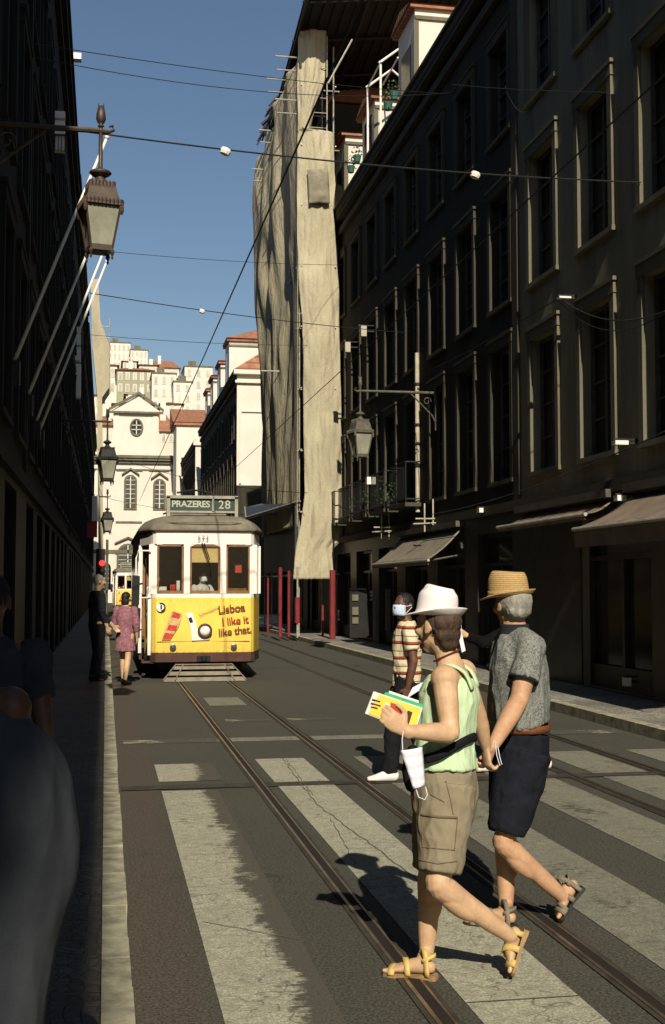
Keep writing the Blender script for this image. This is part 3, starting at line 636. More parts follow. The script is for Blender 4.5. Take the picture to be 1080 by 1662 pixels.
for (px_, py_, top, thick) in ((540, 1037, 2.2, .09), (455, 1034, 2.3, .06), (469, 1034, 2.2, .045), (435, 1028, 2.0, .035), (524, 1032, 1.1, .04)):
    p = onZ(px_, py_, .12); c = MB(); c.tube([p, p + V(0, 0, top - .12)], thick, 10); c.build('red_leg', m['red'], sf)
p = onZ(483, 1035, .12); c = MB(); c.tube([p, p + V(0, 0, 2.2)], .03, 8); c.build('leg', m['galv'], sf); c = MB(); c.tube([p + V(0, 0, .45), p + V(0, 0, 1.25)], .085, 10); c.build('foam_wrap', m['red'], sf)
# protective fan over the street side
c = MB(); A_ = V(6.1, 39.0, 4.35); B_ = V(4.75, 42.5, 4.0); C_ = V(5.1, 46, 4.6); D_ = V(6.1, 47.5, 4.9)
c.slab([A_, B_, C_, D_], (0, 0, .07)); c.build('fan_deck', m['shop'], sf)
c = MB(); c.box((5.95, 39.1, 2.2), (6.05, 47, 4.3)); c.build('hoarding', m['shop'], sf)
for yy in (39.2,): c = MB(); c.tube([A_ + V(0, 0, .09), B_ + V(0, 0, .09)], .03, 6); c.tube([B_ + V(0, 0, .09), C_ + V(0, 0, .09)], .03, 6); c.build('edge_rail', m['galv'], sf)
# temporary roof
tr = thing('temporary_roof', 'dark corrugated temporary roof over the netted building, seen from below', 'roof', (11, 42, 19.6))
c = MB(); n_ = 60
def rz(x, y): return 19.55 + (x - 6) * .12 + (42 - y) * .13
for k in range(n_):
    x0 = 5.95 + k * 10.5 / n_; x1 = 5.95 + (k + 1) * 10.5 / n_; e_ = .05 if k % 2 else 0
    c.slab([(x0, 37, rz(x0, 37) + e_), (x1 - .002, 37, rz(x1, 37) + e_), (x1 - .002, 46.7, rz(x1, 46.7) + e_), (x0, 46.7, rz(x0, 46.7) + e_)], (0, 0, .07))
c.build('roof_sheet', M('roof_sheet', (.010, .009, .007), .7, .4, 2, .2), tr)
c = MB()
for yy in (37.3, 39.5, 41.8, 44.1, 46.4): c.tube([(5.9, yy, rz(5.9, yy) - .08), (16.4, yy, rz(16.4, yy) - .08)], .05, 6)
for k in range(6): c.tube([(6 + k * 2, 37, rz(6 + k * 2, 37) - .15), (6 + k * 2, 46.7, rz(6 + k * 2, 46.7) - .15)], .05, 6)
c.build('roof_beam', m['iron'], tr)
c = MB(); n = 0
for k in range(26):
    yy = 43.4 + k * .13; c.tube([(5.95, yy, 19.5), (5.75 + random.uniform(-.2, .05), yy, 19.0 + random.uniform(-.3, .2))], .03, 5)
c.build('loose_edge', m['iron'], tr)
c = MB(); c.tube([onY(533, 135, 37.5), onY(572, 64, 37.5)], .03, 6); br_ = c.build('diagonal_brace', m['galv'], tr)
# ------------------------------------------------------------------ awnings, pipe, boxes on right row
def awning(label, y0, y1, zw, zf, xf, mt, val=.22, group='awnings over the right pavement'):
    r = thing('awning', label, 'awning', (7.5, (y0 + y1) / 2, zw), group)
    c = MB(); n1 = 24; top = []
    for i in range(n1 + 1):
        yy = y0 + (y1 - y0) * i / n1
        for j in range(9):
            t = j / 8; top.append((7.46 + (xf - 7.46) * t, yy, zw + (zf - zw) * t - .06 * math.sin(math.pi * t) - .015 * math.sin(i * 2.1) * t))
    c.add(top, [(i * 9 + j, i * 9 + j + 1, (i + 1) * 9 + j + 1, (i + 1) * 9 + j) for i in range(n1) for j in range(8)])
    o = c.build('canopy', m[mt], r, True); md = o.modifiers.new('t', 'SOLIDIFY'); md.thickness = .012
    if val:
        c = MB(); vv = []
        for i in range(n1 * 2 + 1):
            yy = y0 + (y1 - y0) * i / n1 / 2; vv += [(xf - .01, yy, zf - .02), (xf + .01 + .015 * math.sin(i * .9), yy, zf - val)]
        c.add(vv, [(2 * i, 2 * i + 1, 2 * i + 3, 2 * i + 2) for i in range(n1 * 2)]); o = c.build('valance', m[mt], r); md = o.modifiers.new('t', 'SOLIDIFY'); md.thickness = .008
    c = MB(); c.tube([(xf, y0 - .05, zf - .02), (xf, y1 + .05, zf - .02)], .03, 8); c.build('front_bar', m['galv'], r)
    for yy in (y0 + .15, y1 - .15):
        c = MB(); c.tube([(7.45, yy, zf + .1), (xf + .03, yy, zf - .03)], .02, 6); c.build('arm', m['iron_grey'], r)
    c = MB(); c.box((7.3, y0 - .05, zw + .02), (7.5, y1 + .05, zw + .14)); c.build('cassette', m['frame'], r)
awning('brown sunlit awning above the man with the face mask', 25.3, 30.8, 2.95, 2.27, 6.7, 'awning_grey', .12)
awning('wide brown awning with hanging valance at the right edge', 11.5, 16.6, 3.02, 2.52, 6.55, 'awning', .28)
awning('half-closed shallow awning between the other two awnings', 17.3, 21.4, 3.0, 2.78, 6.98, 'awning', .10)
m['pipe'] = M('pipe_grey', (.42, .38, .28), .6, .3, 4, .1)
c = MB(); c.tube([(7.43, 29.0, 3.5), (7.43, 29.0, 7.4)], .055, 10); dp = c.build('downpipe', m['pipe']); tag(dp, 'white downpipe running up the dark facade beside the bracket lantern', 'pipe')
c = MB()
for z in (4.6, 5.6, 6.6): c.lathe((7.43, 29.0, z), [(.085, 0), (.085, .06)], 10)
c.build('bracket', m['iron'], dp)
def boxsign(nm, label, px_, py_, X, hw, hh, cat, mt='plastic_white', th=.14):
    p = onX(px_, py_, X); c = MB(); r = thing(nm, label, cat, (p.x, p.y, p.z - hh))
    c.box((p.x - hw, p.y, p.z - hh), (p.x + hw, p.y + th, p.z + hh)); c.build('panel', m[mt], r)
    c = MB(); c.box((p.x - hw - .02, p.y + .02, p.z + hh), (7.5, p.y + .06, p.z + hh + .03)); c.box((p.x + hw, p.y + .02, p.z - .02), (7.5, p.y + .06, p.z + .02)); c.build('mount', m['iron'], r)
boxsign('hanging_sign', 'small blank sunlit plate on the dark facade, nearer the netting', 565, 563, 7.15, .08, .15, 'sign', 'pipe')
boxsign('hanging_sign', 'small blank sunlit plate on the dark facade, further from the netting', 591, 537, 7.15, .08, .15, 'sign', 'pipe')
boxsign('floodlight', 'white box floodlight on the facade under the bracket lantern', 603, 780, 7.1, .12, .1, 'floodlight')
boxsign('facade_lamp', 'white curved lamp arm head on the near stucco facade', 1010, 718, 7.25, .10, .03, 'lamp')
boxsign('camera_box', 'small white camera box above the middle awning', 1010, 808, 7.3, .07, .04, 'camera')
boxsign('wall_vent', 'little barred vent plate on the shop wall right of the sunlit awning', 752, 886, 7.42, .05, .05, 'vent', 'stone_dark', .03)
boxsign('alarm_box', 'small white alarm box above the shop cornice between two windows', 781, 828, 7.3, .05, .045, 'alarm box')
boxsign('door_plate', 'small bright metal plate low on the dark shop door at right', 1021, 1107, 7.35, .04, .06, 'plate')
boxsign('wall_bracket', 'short white cable bracket under the upper near window', 918, 482, 7.3, .10, .015, 'bracket')
boxsign('door_panel', 'narrow sunlit door edge at the shop behind the masked man', 631, 990, 7.2, .05, .55, 'door', 'frame')
# notices on far shop wall
nb = thing('shop_notice', 'column of pale paper notices on the dark shop door left of the masked man', 'notice', (7.3, 33, 1))
for (a_, b_, k) in ((965, 975, 0), (985, 998, 1), (1002, 1012, 2)):
    A_ = onY(572, a_, 34); B_ = onY(582, b_, 34); c = MB(); c.box((A_.x, 34, B_.z), (B_.x, 34.03, A_.z)); c.build('paper', m['stone'], nb)
c = MB(); A_ = onY(568, 955, 34.04); B_ = onY(586, 1035, 34.04); c.box((A_.x, 34.04, B_.z), (7.4, 34.12, A_.z)); c.build('door_leaf', m['shop_left'], nb)
for i, (px_, py_) in enumerate([(570, 842), (590, 846), (612, 846), (632, 842)]):
    p = onX(px_, py_, 7.28); plant(['leafy balcony plant nearest the netting', 'leafy balcony plant second from the netting', 'leafy balcony plant third from the netting', 'leafy balcony plant farthest from the netting'][i], (p.x, p.y, 3.70), .22, .5, 'plants on the dark facade balconies', 70, 'leaf', 'iron')
# antennas / drying rack on pavement-side balcony
for i, (px_, py_, lb) in enumerate([(622, 856, 'white clothes rack on the balcony left of the sunlit awning'), (692, 842, 'white pipe rack at the foot of the downpipe')]):
    p = onX(px_, py_, 7.2); r = thing('clothes_rack', lb, 'rack', (p.x, p.y, p.z - .3), 'racks on the first floor')
    c = MB(); c.tube([p + V(-.25, 0, 0), p + V(.25, -.1, 0)], .018, 6); c.tube([p + V(-.3, 0, -.12), p + V(.25, -.2, -.1)], .018, 6); c.build('bar', m['pipe'], r)
    c = MB(); c.tube([p + V(.15, -.05, -.3), p + V(.15, -.05, .45)], .018, 6); c.tube([p + V(-.05, -.05, -.3), p + V(-.05, -.05, .35)], .018, 6); c.build('upright', m['pipe'], r)
#PART2
# ------------------------------------------------------------------ bracket lanterns
m['frost'] = M('lantern_glass', (.25, .25, .19), .35, .25, 5, .1)
def lantern(label, c, s=1.0, mt='iron_brown', wallx=None, arm_y=0, facing=0, pole=False):
    """c = pivot of the bracket (top), lantern hangs below"""
    x, y, z = c; r = thing('street_lantern', label, 'street lamp', (x, y, z - 1.45 * s), 'bracket lanterns over the street')
    q = lambda h: z - h * s
    A = Matrix.Rotation(R_(45 + 12), 3, 'Z')
    def sq(mb, prof, n=4): mb.lathe((x, y, 0), prof, n, A)
    b = MB(); b.lathe((x, y, 0), [(.012, q(-.02)), (.03, q(-.0)), (.02, q(.03)), (.022, q(.48)), (.03, q(.50)), (.10, q(.535)), (.115, q(.555)), (.09, q(.585)), (.05, q(.60)), (.055, q(.64)), (.12, q(.70))], 14); b.build('stem', m[mt], r, True)
    b = MB(); b.lathe((x, y, 0), [(.01, q(-.30)), (.03, q(-.27)), (.045, q(-.2)), (.05, q(-.13)), (.035, q(-.08)), (.02, q(-.06)), (.035, q(-.04)), (.02, q(-.02))], 10)
    for k in (-1, 1): b.add([(x + k * .045 * s, y - .01, q(-.22)), (x + k * .01 * s, y - .01, q(-.26)), (x + k * .035 * s, y, q(-.34)), (x + k * .03 * s, y + .02, q(-.24))], [(0, 1, 2), (0, 2, 3), (1, 3, 2), (0, 3, 1)])
    b.build('finial', m[mt], r, True)
    k_ = 1.16
    b = MB(); sq(b, [(.205 * s, q(.70)), (.215 * s, q(.74)), (.24 * s, q(.78)), (.262 * s, q(.86)), (.30 * s, q(.95)), (.33 * s, q(.975)), (.335 * s, q(1.0))]); b.build('hood', m[mt], r)
    for (rr, h0, h1, n_) in ((.215, .74, .69, 7), (.335, .985, .935, 10)):
        b = MB()
        for e in range(4):
            a0 = A @ V(rr * s * math.cos(e * math.pi / 2), rr * s * math.sin(e * math.pi / 2), 0); a1 = A @ V(rr * s * math.cos((e + 1) * math.pi / 2), rr * s * math.sin((e + 1) * math.pi / 2), 0)
            for k in range(n_):
                p = a0.lerp(a1, (k + .5) / n_) + V(x, y, 0); b.lathe((p.x, p.y, 0), [(.012 * s, q(h0 + .02)), (.016 * s, q(h1 + .01)), (.004 * s, q(h1 - .01))], 5)
        b.build('cresting', m[mt], r)
    b = MB(); sq(b, [(.285 * s, q(1.002)), (.175 * s, q(1.50))]); b.build('glass', m['frost'], r)
    b = MB()
    for e in range(4):
        a0 = A @ V(.30 * s * math.cos(e * math.pi / 2), .30 * s * math.sin(e * math.pi / 2), 0); a1 = A @ V(.185 * s * math.cos(e * math.pi / 2), .185 * s * math.sin(e * math.pi / 2), 0)
        b.tube([V(x, y, q(1.0)) + a0, V(x, y, q(1.52)) + a1], .016 * s, 6)
        b.lathe((x + a1.x, y + a1.y, 0), [(.02 * s, q(1.54)), (.028 * s, q(1.57)), (.01 * s, q(1.62)), (.016 * s, q(1.64)), (.004 * s, q(1.66))], 8)
        b.ell((x + a0.x * 1.04, y + a0.y * 1.04, q(1.05)), (V(.03 * s, 0, 0), V(0, .03 * s, 0), V(0, 0, .07 * s)), 8, 5)
    sq(b, [(.30 * s, q(1.0)), (.29 * s, q(1.03))]); sq(b, [(.20 * s, q(1.48)), (.20 * s, q(1.55)), (.12 * s, q(1.56))]); b.build('cage', m[mt], r)
    b = MB(); sg = 1 if wallx > x else -1
    b.tube([(wallx, y, q(.02)), (x, y, q(.02)), (x - sg * .08, y, q(.03)), (x - sg * .13, y, q(.0)), (x - sg * .12, y, q(-.05)), (x - sg * .08, y, q(-.04))], [.035, .028, .022, .018, .016, .01], 8)
    b.tube([(wallx, y, q(.75)), (wallx - sg * .1, y, q(.55)), (wallx - sg * .35, y, q(.30)), (wallx - sg * .6, y, q(.06))], .018, 6)
    cx_, cz_ = wallx - sg * .22, q(.22)
    b.tube([(cx_ + .10 * math.cos(a * .5) * (1 - a * .05), y, cz_ + .10 * math.sin(a * .5) * (1 - a * .05)) for a in range(15)], .012, 5)
    sw_ = MB(); b.box((min(wallx, wallx - sg * .04), y - .06, q(.9)), (max(wallx, wallx - sg * .04), y + .06, q(-.1))); b.build('bracket', m[mt], r)
    return r
lantern('brown bracket lantern with frosted panes hanging nearest, high on the left wall', (-.10, 12.5, 6.33), .82, 'iron_brown', LX)
lantern('black lantern silhouetted before the church, nearer of the two far left lanterns', (.0, 33.5, 6.15), 1.05, 'iron', LX)
lantern('small black lantern low beside the traffic light, farther of the two far left lanterns', (.03, 54, 5.6), 1.0, 'iron', LX)
p = onY(585, 640, 27.5); lantern('grey bracket lantern on the dark right facade beside the white downpipe', (p.x, p.y, p.z + .1), 1.0, 'iron_grey', 7.5)
# ------------------------------------------------------------------ flagpoles
for i, (Yf, h0, h1, lb) in enumerate([(16.4, 4.5, 7.65, 'bare white flagpole nearest the camera, its tip behind the brown lantern'), (19.3, 4.5, 7.6, 'bare white flagpole second from the camera on the left wall'), (21.6, 4.4, 7.65, 'bare white flagpole third from the camera on the left wall'), (22.8, 4.4, 7.65, 'bare white flagpole farthest along the left wall, tip right of the lantern')]):
    r = thing('flagpole', lb, 'flagpole', (LX, Yf, h0), 'flagpoles on the left wall')
    c = MB(); c.tube([(LX, Yf, h0), (-.06, Yf, h1)], [.026, .019], 10); c.build('pole', m['white'], r, True)
    c = MB(); c.ell((-.05, Yf, h1 + .03), (V(.034, 0, 0), V(0, .034, 0), V(0, 0, .034)), 10, 6); c.build('finial', m['white'], r, True)
    c = MB(); c.box((LX, Yf - .08, h0 - .2), (LX + .12, Yf + .08, h0 + .12)); c.build('bracket', m['iron'], r)
# ------------------------------------------------------------------ wires
def wire(label, a, b, sag=.15, r=.012, n_=18, ins=(), name='overhead_wire', group='wires across the street'):
    a, b = Vector(a), Vector(b); pts = [a.lerp(b, i / n_) - V(0, 0, sag * 4 * (i / n_) * (1 - i / n_)) for i in range(n_ + 1)]
    o = MB().tube(pts, r * .8, 5).build(name, m['wire']); tag(o, label, 'wire', group)
    for t in ins:
        p = a.lerp(b, t) - V(0, 0, sag * 4 * t * (1 - t)); c = MB()
        c.lathe(p - V(0, 0, .02), [(.015, -.045), (.05, -.04), (.06, 0), (.05, .035), (.015, .04)], 10, Matrix.Rotation(R_(20), 3, 'Y'), 1.2); c.build('insulator', m['plastic_white'], o)
def span(label, p0, p1, Y0, Y1, sag, r, ins=()):
    a = onY(p0[0], p0[1], Y0) if len(p0) == 2 else V(p0); b = onY(p1[0], p1[1], Y1) if len(p1) == 2 else V(p1); wire(label, a, b, sag, r, ins=ins)
Lw = LX + .02
def hat(px_, py_, X, Y=None): return onX(px_, py_, X)
def wleft(py_, Y): p = onY(540, py_, Y); return V(LX, Y, EYE + (953 - py_) * Y / FPX)
span('topmost thin wire across the sky', wleft(74, 19), onX(720, 152, 7.45), 0, 0, .1, .009)
span('second thin wire just under the topmost one', wleft(97, 20), onX(740, 150, 7.45), 0, 0, .3, .009)
a = wleft(204, 14.5); b = onX(1040, 296, 7.45); span('thick span wire with two white insulators starting beside the brown lantern', a, b, 0, 0, .12, .014, ins=(.305, .70))
span('very thin pale wire level with the lantern foot', wleft(405, 26), onX(560, 430, 7.45), 0, 0, .1, .008)
span('span wire carrying the trolley wire low in the sky, with one insulator', wleft(470, 24), onX(660, 540, 7.45), 0, 0, .1, .012, ins=(.37,))
span('lowest thin wire in front of the hill houses', wleft(545, 34), onX(548, 560, 7.45), 0, 0, .12, .009)
span('thin wire across the church front', wleft(720, 60), onX(500, 800, 6.2), 0, 0, .5, .012)
span('thin wire crossing just over the arched church window', wleft(800, 70), onX(480, 835, 6.2), 0, 0, .4, .012)
wire('dark trolley wire curving overhead along the near track', (1.86, 2, 6.05), (1.6, 62, 5.95), .0, .013, group='trolley wires')
wire('trolley wire overhead along the far track at the right', (4.6, 2, 6.0), (4.5, 62, 5.95), .0, .011, group='trolley wires')
span('black cable looping between the near right windows', onX(905, 480, 7.3), onX(1080, 505, 7.3), 0, 0, .25, .014)
span('thin cable running along the right facade below the upper windows', onX(910, 482, 7.3), onX(700, 600, 7.3), 0, 0, .05, .012)
span('thin second cable looping between the near right windows', onX(905, 486, 7.3), onX(1100, 490, 7.3), 0, 0, .45, .010)
span('pale sagging cable between the top windows of the dark facade', onX(820, 140, 7.2), onX(880, 145, 7.2), 0, 0, .45, .009)
span('cable stapled level along the top of the dark facade', onX(735, 137, 7.2), onX(985, 150, 7.2), 0, 0, .03, .009)
span('cable along the wall above the right awnings', onX(700, 835, 7.25), onX(1080, 700, 7.25), 0, 0, .15, .012)
# ------------------------------------------------------------------ text helper
def text_mesh(txt, size, M4, mt, parent, name='lettering', ext=.003, bold=0.0, spacing=1.0):
    cu_ = bpy.data.curves.new('t', 'FONT'); cu_.body = txt; cu_.size = size; cu_.extrude = ext; cu_.align_x = 'CENTER'; cu_.align_y = 'CENTER'; cu_.offset = bold; cu_.resolution_u = 4; cu_.space_character = spacing; cu_.space_line = .82
    o = bpy.data.objects.new('t', cu_); COL.objects.link(o); dg = bpy.context.evaluated_depsgraph_get(); dg.update()
    me = bpy.data.meshes.new_from_object(o.evaluated_get(dg)); bpy.data.objects.remove(o); bpy.data.curves.remove(cu_)
    org = ORG[parent.name]; me.transform(Matrix.Translation(-org) @ M4); me.name = name; me.materials.clear(); me.materials.append(mt)
    x = bpy.data.objects.new(name, me); COL.objects.link(x); x.parent = parent; ORG[x.name] = org; return x
# ------------------------------------------------------------------ tram
def tpaint(name, c):
    t = NT(name); a = t.ramp(t.noise(2.2, t.map((2, 2, .35)), 6, .7), .42, .72); f = t.noise(14, None, 5, .75); z = t.n('SeparateXYZ', {0: t.co}).outputs[2]
    col = t.mix(t.math('MULTIPLY', a, .30), c, mul(c, .55)); col = t.mix(t.ramp(f, .52, .72, 0, .3), col, mul(c, .6)); col = t.mix(t.math('MULTIPLY', t.ramp(z, .45, .95, 1, 0), t.ramp(f, .3, .6, .15, .6)), col, mul(c, .5)); t.bump(t.noise(3, None, 2), .12, .02); return t.out(col, .34, .5)
m['yellow'] = tpaint('tram_yellow', (.84, .61, .10)); m['tcream'] = tpaint('tram_cream', (.80, .77, .70))
m['tbrown'] = M('tram_brown', (.075, .035, .026), .45, .3, 5, .1); m['twood'] = M('tram_wood', (.22, .10, .04), .5, .3, 8, .1)
m['troof'] = M('tram_roof', (.17, .155, .115), .85, .3, 4, .4, 50); m['tbox'] = M('tram_sign_frame', (.30, .29, .235), .7, .25, 5, .1)
m['tgreen'] = M('tram_sign_green', (.035, .06, .045), .6, .2, 5, 0); m['ticon'] = M('sign_letters', (.42, .42, .33), .7, .1, 5, 0); m['black'] = M('black_rubber', (.012, .012, .012), .7, .2)
m['tred'] = M('sticker_red', (.50, .05, .025), .5, .4, 14, 0); m['ttan'] = M('sticker_tan', (.55, .36, .16), .5, .3, 16, 0); m['letters'] = M('brown_letters', (.17, .035, .015), .6, .1, 5, 0)
m['chrome'] = M('chrome', (.55, .55, .52), .2, .1, 5, 0, metal=.8)
def glass(name='tram_glass', a=.25):
    t = NT(name); g_ = t.n('BsdfGlossy', {'Roughness': .04, 'Color': (.8, .8, .8, 1)}); tr_ = t.n('BsdfTransparent', {'Color': (.75, .78, .76, 1)}); fr = t.n('Fresnel', {'IOR': 1.45})
    mx = t.n('MixShader', {0: fr.outputs[0], 1: tr_.outputs[0], 2: g_.outputs[0]}); t.set(t.t.nodes['Material Output'].inputs['Surface'], mx.outputs[0]); return t.m
m['glass'] = glass()
def tram(cx, y0, label):
    r = thing('tram', label, 'tram', (cx, y0, 0), 'yellow trams'); Lh = [(.0, 0), (.45, .010), (.86, .030), (.92, .09), (.955, .20), (1.13, .98), (1.13, 7.4)]
    def W(x, y, z): return V(cx + x, y0 + y, z)
    Lt = 8.3
    half = Lh[:-1] + [(1.13, Lt - .98), (.955, Lt - .2), (.92, Lt - .09), (.86, Lt - .03), (.45, Lt - .010), (0, Lt)]
    def strip(mb, pts, za, zb, th=.03, sx=1, inset=0, zfun=None):
        P = [V(sx * (x - inset * (x > .6)), y, 0) for x, y in pts]
        for i in range(len(P) - 1):
            a, b = P[i], P[i + 1]; nn = V((b - a).y, -(b - a).x, 0).normalized() * (-sx) * th
            q = [W(a.x, a.y, za), W(b.x, b.y, za), W(b.x, b.y, zb), W(a.x, a.y, zb)]; mb.slab(q, nn)
    door = (4, 5)      # left side segment index between (.95,.20) and (1.13,.98) left open
    y = MB(); strip(y, half, .50, 1.49, sx=1); strip(y, half[:5], .50, 1.49, sx=-1); strip(y, half[5:], .50, 1.49, sx=-1); y.build('body_panel', m['yellow'], r)
    c = MB(); strip(c, half, 1.49, 1.56, .045); strip(c, half[:5], 1.49, 1.56, .045, -1); strip(c, half[5:], 1.49, 1.56, .045, -1); c.build('belt_rail', m['tcream'], r)
    c = MB(); strip(c, half, 2.46, 2.66, .05); strip(c, half, 2.46, 2.66, .05, -1); c.build('fascia', m['tcream'], r)
    c = MB()
    def arch(xa, xb, yy):      # arched head filler above a front window
        n_ = 8
        for k in range(n_):
            t0, t1 = k / n_, (k + 1) / n_; f = lambda t: 2.47 - .055 * (abs(2 * t - 1) ** 2.6) - .0
            c.slab([W(xa + (xb - xa) * t0, yy, f(t0)), W(xa + (xb - xa) * t1, yy, f(t1)), W(xa + (xb - xa) * t1, yy, 2.475), W(xa + (xb - xa) * t0, yy, 2.475)], (0, .03, 0))
    for xx in (-.90, -.31, .35, .90):
        w2 = .055; yy = .015 if abs(xx) < .5 else .10
        c.box(W(xx - w2, yy - .02, 1.56), W(xx + w2, yy + .06, 2.46))
    arch(-.845, -.365, .03); arch(-.255, .295, .01); arch(.405, .845, .03)
    c.build('front_post', m['tcream'], r)
    for (xa, xb, yy) in ((-.84, -.37, .04), (-.25, .29, .03), (.41, .84, .04)):
        f = MB(); t = .03
        f.box(W(xa, yy - .01, 1.565), W(xa + t, yy + .03, 2.45)); f.box(W(xb - t, yy - .01, 1.565), W(xb, yy + .03, 2.45)); f.box(W(xa + t, yy - .01, 1.565), W(xb - t, yy + .03, 1.615)); f.box(W(xa + t, yy - .01, 2.42), W(xb - t, yy + .03, 2.45)); wi = f.build('windscreen', m['twood'], r)
        q = MB().quad(W(xa + t, yy + .015, 1.61), W(xb - t, yy + .015, 1.61), W(xb - t, yy + .015, 2.42), W(xa + t, yy + .015, 2.42)); q.build('pane', m['glass'], wi)
    q = MB(); q.box(W(-.22, .07, 2.13), W(.26, .085, 2.44)); q.build('sun_blind', M('sun_blind', (.62, .46, .20), .8, .15, 6, .1), r)
    q = MB(); q.tube([W(-.04, -.02, 2.48), W(.12, -.03, 2.05)], .012, 6); q.tube([W(.0, -.02, 2.48), W(.1, -.03, 2.18)], .010, 6); q.tube([W(.12, -.03, 2.12), W(.13, -.03, 1.86)], .007, 5); q.build('wiper', m['black'], r)
    # front corner windows + side posts
    c = MB(); gl = MB()
    for sx in (-1, 1):
        for (x, yv) in ((.95, .20), (1.115, .95)):
            c = MB(); c.box(W(sx * x - .035, yv - .03, 1.56 ), W(sx * x + .035, yv + .05, 2.46)); c.build('side_post', m['tcream'], r)
        for k in range(8): yv = 1.75 + k * .80; c = MB(); c.box(W(sx * 1.115 - .03, yv - .045, 1.56), W(sx * 1.115 + .014, yv + .045, 2.46)); c.build('side_post', m['tcream'], r)
        for (x, yv) in ((1.115, Lt - .95), (.95, Lt - .2), (.3, Lt - .03)): c = MB(); c.box(W(sx * x - .035, yv - .03, 1.56), W(sx * x + .035, yv + .04, 2.46)); c.build('side_post', m['tcream'], r)
    for bb in ((W(-1.0, .17, .45), W(-.93, .23, 1.56)), (W(-1.15, .93, .45), W(-1.09, 1.0, 1.56))): c = MB(); c.box(*bb); c.build('door_post', m['tcream'], r)
    for k in range(7): yv = 1.80 + k * .80; gl.quad(W(-1.11, yv, 1.56), W(-1.11, yv + .7, 1.56), W(-1.11, yv + .7, 2.46), W(-1.11, yv, 2.46)); gl.quad(W(1.11, yv, 1.56), W(1.11, yv + .7, 1.56), W(1.11, yv + .7, 2.46), W(1.11, yv, 2.46))
    gl.quad(W(.96, .24, 1.56), W(1.11, .93, 1.56), W(1.11, .93, 2.46), W(.96, .24, 2.46)); gl.build('side_glass', m['glass'], r)
    c = MB(); strip(c, half, .33, .50, .05, 1); strip(c, half[:5], .33, .5, .05, -1); strip(c, half[5:], .33, .5, .05, -1); c.build('bumper', m['tbrown'], r)
    c = MB(); c.box(W(-.12, -.09, .34), W(.12, .0, .44)); c.lathe(W(0, -.11, .39), [(.05, -.04), (.05, .04)], 10); c.build('coupler', m['black'], r)
    c = MB(); strip(c, half, 2.66, 2.70, .06, 1, -.02); strip(c, half, 2.66, 2.70, .06, -1, -.02); c.build('gutter', m['tbrown'], r)
    # roof
    full = [(x, yv) for x, yv in half] + [(-x, yv) for x, yv in half[::-1][1:-1]]
    R = []
    for (k, z) in ((1.035, 2.70), (1.05, 2.73), (1.02, 2.79), (.93, 2.90), (.78, 2.985), (.55, 3.03), (.2, 3.05)):
        R.append([W(x * k, Lt / 2 + (yv - Lt / 2) * (1 - (1 - k) * .35 * (1 if z > 2.8 else .3)), z) for x, yv in full])
    MB().rings(R).build('roof', m['troof'], r, True)
    c = MB(); c.box(W(-.55, 1.6, 3.02), W(.55, Lt - 1.4, 3.15)); c.tube([W(-.9, .18, 2.84), W(-.5, .02 - .02, 2.86), W(0, -.03, 2.86), W(.5, -.02, 2.86), W(.9, .18, 2.84)], .012, 5)
    for sx in (-1, 1): c.tube([W(sx * .95, .25, 2.8), W(sx * .97, 3, 2.84), W(sx * .97, 7, 2.84)], .014, 5)
    c.build('roof_board', m['troof'], r)
    # destination box
    bx = MB(); yb = .42
    bx.box(W(-.66, yb, 3.00), W(-.60, yb + .25, 3.36)); bx.box(W(.60, yb, 3.00), W(.66, yb + .25, 3.36)); bx.box(W(.175, yb, 3.08), W(.215, yb + .06, 3.33)); bx.box(W(-.66, yb, 3.325), W(.66, yb + .25, 3.38)); bx.box(W(-.60, yb, 3.06), W(.60, yb + .25, 3.095))
    for sx in (-1, 1): bx.box(W(sx * .63 - .03, yb, 2.86), W(sx * .63 + .03, yb + .06, 3.0))
    db = bx.build('destination_box', m['tbox'], r)
    q = MB(); q.box(W(-.60, yb + .05, 3.096), W(.175, yb + .08, 3.324)); q.box(W(.215, yb + .05, 3.096), W(.60, yb + .08, 3.324)); q.build('panel', m['tgreen'], db)
    RX = Matrix.Rotation(R_(90), 4, 'X')
    text_mesh('PRAZERES', .165, Matrix.Translation(W(-.215, yb + .045, 3.218)) @ RX, m['ticon'], db, bold=.004, spacing=.95)
    text_mesh('28', .22, Matrix.Translation(W(.41, yb + .045, 3.21)) @ RX, m['ticon'], db, bold=.001, spacing=1.1)
    text_mesh('573', .12, Matrix.Translation(W(-.02, -.058, 2.57)) @ RX, m['letters2'], r, 'fleet_number', spacing=1.2)
    # pantograph
    c = MB(); zt = 3.15
    c.tube([W(-.45, 2.6, zt + .05), W(-.25, 3.6, 3.55), W(-.1, 2.7, 3.62)], .018, 5); c.tube([W(.45, 2.6, zt + .05), W(.25, 3.6, 3.55), W(.1, 2.7, 3.62)], .018, 5); c.tube([W(-.5, 2.6, zt + .03), W(.5, 2.6, zt + .03)], .03, 5); c.tube([W(-.35, 2.7, 3.60), W(0, 2.7, 3.66), W(.35, 2.7, 3.60)], .02, 5); c.tube([W(-.6, 3.3, 3.2), W(0, 3.3, 3.36), W(.6, 3.3, 3.2)], .02, 5)
    c.tube([W(0, 3.2, 3.2), W(0, 7.8, 4.4)], .02, 5); c.build('pantograph', m['iron'], r)
    # interior
    c = MB(); c.box(W(-1.08, 1.0, .7), W(1.08, Lt - 1, .76)); c.box(W(-.90, .2, .45), W(.90, 1.0, .5)); c.build('floor', m['tbrown'], r)
    c = MB(); c.box(W(-1.08, 1.25, .76), W(-.40, 1.29, 2.6)); c.box(W(.40, 1.25, .76), W(1.08, 1.29, 2.6)); c.box(W(-1.0, Lt - 1.1, .76), W(1.0, Lt - 1.06, 2.5)); c.build('bulkhead', m['twood'], r)
    c = MB()
